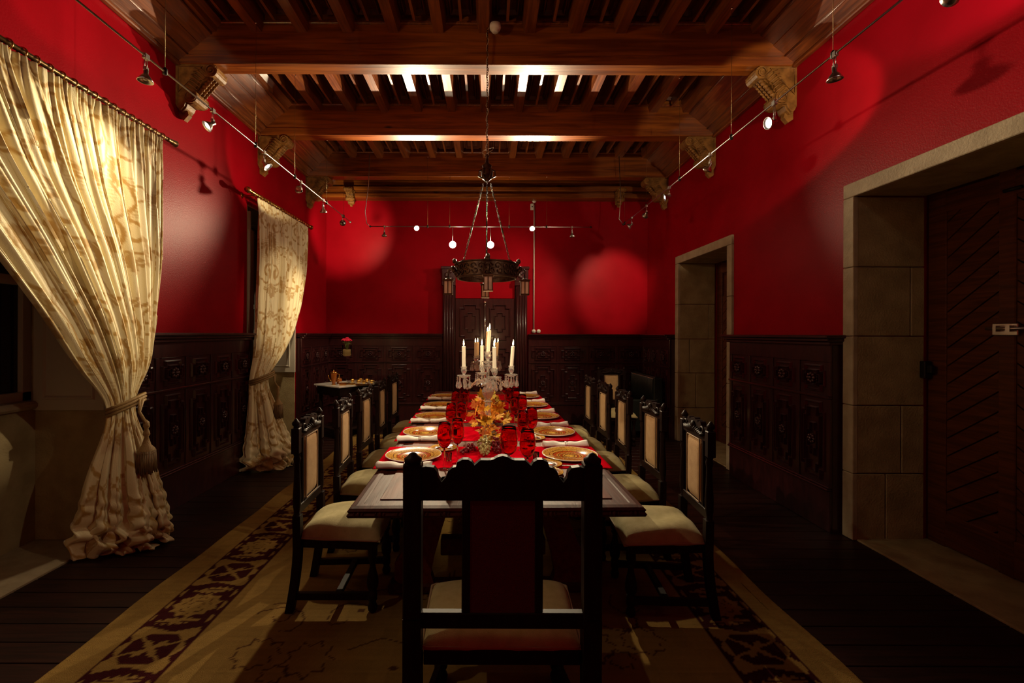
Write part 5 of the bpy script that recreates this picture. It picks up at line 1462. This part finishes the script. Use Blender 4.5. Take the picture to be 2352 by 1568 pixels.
MB().lathe([(0, .01), (.026, .01), (.024, .03), (.033, .05), (.040, .10), (.046, .16), (.050, .19), (.046, .195), (0, .196)], (0, 0, 0), 18).build('body', M_['amber_china'], pt)
MB().lathe([(0, 0), (.03, 0), (.032, .008), (.024, .012), (0, .012)], (0, 0, 0), 18).build('foot', M_['gold'], pt)
MB().lathe([(.052, .185), (.054, .195), (.03, .205), (.008, .21), (.012, .225), (0, .235)], (0, 0, 0), 18).build('lid', M_['gold'], pt)
MB().tube([(.045, 0, .17), (.085, 0, .16), (.085, 0, .08), (.04, 0, .05)], .006, 6).build('handle', M_['gold'], pt)
MB().tube([(-.03, -.02, .06), (-.06, -.03, .10), (-.07, -.035, .15)], [.012, .009, .006], 6).build('spout', M_['gold'], pt)
sb = empty('sugar_bowl', onside(779, 0, 7.05), 0, 'amber and gilt sugar bowl behind the coffee pot', 'bowl')
MB().lathe([(0, 0), (.026, 0), (.03, .01), (.045, .04), (.045, .075), (.038, .085), (0, .085)], (0, 0, 0), 16).build('body', M_['amber_china'], sb)
MB().lathe([(.042, .08), (.03, .095), (.006, .10), (.01, .115), (0, .12)], (0, 0, 0), 16).build('lid', M_['gold'], sb)
gb = empty('gilt_box', onside(788, 0, 6.86), .2, 'low square gilt box in front of the sugar bowl', 'box')
MB().box((-.05, -.035, 0), (.05, .035, .045), bev=.004).build('body', M_['gold'], gb); MB().box((-.053, -.038, .045), (.053, .038, .052), bev=.002).build('lid', M_['china'], gb)
cup0 = empty('coffee_cup')
MB().lathe([(0, .004), (.018, .004), (.017, .01), (.026, .03), (.030, .055), (.028, .055), (.023, .03), (0, .012)], (0, 0, 0), 16).build('body', M_['gold'], cup0)
MB().tube([(.028, 0, .045), (.045, 0, .045), (.045, 0, .025), (.024, 0, .02)], .0035, 6).build('handle', M_['gold'], cup0)
sau_me = MB().lathe([(0, 0), (.03, 0), (.056, .008), (.056, .010), (.028, .004), (0, .004)], (0, 0, 0), 20).mesh('saucer', M_['china'])
cups = [(810, 7.10), (824, 6.99), (836, 6.90), (854, 6.98), (843, 7.16), (828, 7.22)]
cl = ['nearest the flower stand', 'second along the front', 'nearest the front edge', 'nearest the marble corner', 'at the back near the corner', 'at the back centre']
for i, ((x, d), l_) in enumerate(zip(cups, cl)):
    p = onside(x, 0, d); p.z += .013 if (p - Vector((-1.98, 7.12, p.z))).length < .26 else .013
    o = link('saucer', sau_me, None, p); tag(o, 'white and gilt saucer on the marble side table, ' + l_, 'saucer', 'coffee saucers')
    c_ = cup0 if i == 0 else copy_tree(cup0); c_.location = p + Vector((0, 0, .001)); c_.rotation_euler = (0, 0, random.uniform(-.6, 1.0)); tag(c_, 'small gilt coffee cup on the marble side table, ' + l_, 'cup', 'coffee cups')
vs_ = empty('tall_vase', onside(797, 0, 7.1), 0, 'tall stemmed clear glass vase with gold sand on the marble side table', 'vase')
MB().lathe([(0, 0), (.055, 0), (.057, .004), (.01, .012), (.006, .03), (.005, .38), (.012, .40), (.0, .41)], (0, 0, 0), 16).build('stem', M_['thin_glass'], vs_)
MB().lathe([(0, .41), (.03, .415), (.055, .43), (.07, .46), (.07, .56), (.072, .60), (.068, .60), (.066, .46), (.0, .425)], (0, 0, 0), 20).build('bowl', M_['thin_glass'], vs_)
MB().lathe([(0, .428), (.045, .435), (.064, .46), (.064, .52), (0, .522)], (0, 0, 0), 20).build('sand_filling', pmat('sand', (.55, .42, .18), .8, bump=.4, bscale=200), vs_)
bq = empty('rose_posy', onside(797, 0, 7.1) + Vector((0, 0, .525)), 0, 'posy of crimson roses with green leaves in the tall glass vase', 'flowers')
def rose(p, r):
    m = MB(); rr = random.Random(int(p[0] * 1e4) % 97)
    m.sphere(p, r * .55, 8, 6)
    for ring in range(3):
        for k in range(5):
            a = 2 * PI * k / 5 + ring * .6; R_ = r * (.35 + .28 * ring)
            c = Vector(p) + Vector((R_ * math.cos(a), R_ * math.sin(a), r * (.35 - .25 * ring)))
            m.sphere(c, r * .42, 6, 4, None, (1, 1, .75))
    m.build('rose', M_['rose'], bq)
for p, r in (((-.04, -.02, .155), .034), ((.0, .01, .175), .032), ((.045, -.02, .15), .034), ((.01, -.045, .145), .030)): rose(p, r)
m = MB()
for k in range(10):
    a = k * .7; x, y_ = .04 * math.cos(a), .04 * math.sin(a)
    m.prism([(x - .03, y_), (x, y_ - .014), (x + .03, y_), (x, y_ + .014)], .09 + .004 * k, .093 + .004 * k, 'z')
    m.tube([(x * .3, y_ * .3, 0), (x, y_, .13)], .003, 5)
m.build('foliage', M_['green_leaf'], bq)

# ================================================================ BLACK LEATHER SETTEE
se = empty('leather_settee', (2.52, 7.50, 0), 0, 'black leather settee with nailed back against the doorway wall', 'settee')
MB().box((.02, -.52, .40), (.17, .52, .93), bev=.02).build('backrest', M_['leather'], se)
MB().box((-.42, -.50, .30), (.02, .50, .46), bev=.03).build('seat', M_['leather'], se)
m = MB()
for k in range(34):
    y_ = -.50 + k * .0303
    m.tube([(.018, y_, .50), (.008, y_, .72), (.012, y_, .90), (.05, y_, .935), (.10, y_, .935)], .012, 5)
m.build('ribbed_padding', M_['leather'], se)
m = MB()
for k in range(40): m.sphere((.012, -.51 + k * .0262, .918), .007, 6, 4)
m.build('brass_nails', M_['silver'], se)
for sy in (-1, 1): MB().box((-.42, sy * .52 - .03, .1), (.10, sy * .52 + .03, .60), bev=.02).build('arm', M_['leather'], se)
for sx in (-.38, .1):
    for sy in (-.49, .49): MB().lathe([(0, 0), (.022, 0), (.028, .1), (.02, .16), (.03, .30)], (sx, sy, 0), 10).build('leg', M_['chair_wood'], se)

# ================================================================ WALL FITTINGS ON THE END WALL
def wallp(x, y): p = W(x, y, 8.19); return p
m = MB(); p0, p1 = wallp(1226, 470), wallp(1226, 755)
m.tube([(p0.x, 8.185, p0.z), (p1.x, 8.185, p1.z)], .010, 8); o = m.build('surface_conduit', M_['white']); tag(o, 'thin white cable conduit running down the red end wall', 'conduit')
def disc(name, x, y, r, lab, grp=None):
    p = wallp(x, y); Mx = Matrix.Translation((p.x, 8.2, p.z)) @ Matrix.Rotation(PI / 2, 4, 'X')
    o = MB().lathe([(0, .035), (r * .4, .035), (r * .5, .03), (r * .9, .028), (r, .015), (r, 0), (0, 0)], (0, 0, 0), 20, Mx).build(name, M_['white']); tag(o, lab, 'switch' if 'switch' in name else 'junction box', grp)
disc('junction_box', 1226, 461, .038, 'round white junction box at the top of the conduit on the end wall')
disc('rotary_switch', 1226, 760, .036, 'round white wall switch at the conduit foot, nearer the portal', 'round wall switches')
disc('rotary_switch', 1237, 760, .036, 'round white wall switch at the conduit foot, farther from the portal', 'round wall switches')
p = wallp(1221, 475); o = MB().box((p.x - .03, 8.16, p.z - .055), (p.x + .03, 8.2, p.z + .055), bev=.006).build('motion_sensor', M_['white']); tag(o, 'small white motion sensor box high on the end wall', 'sensor')
MB().sphere((p.x + .0, 8.158, p.z), .012, 8, 6).build('lens', M_['iron'], o)
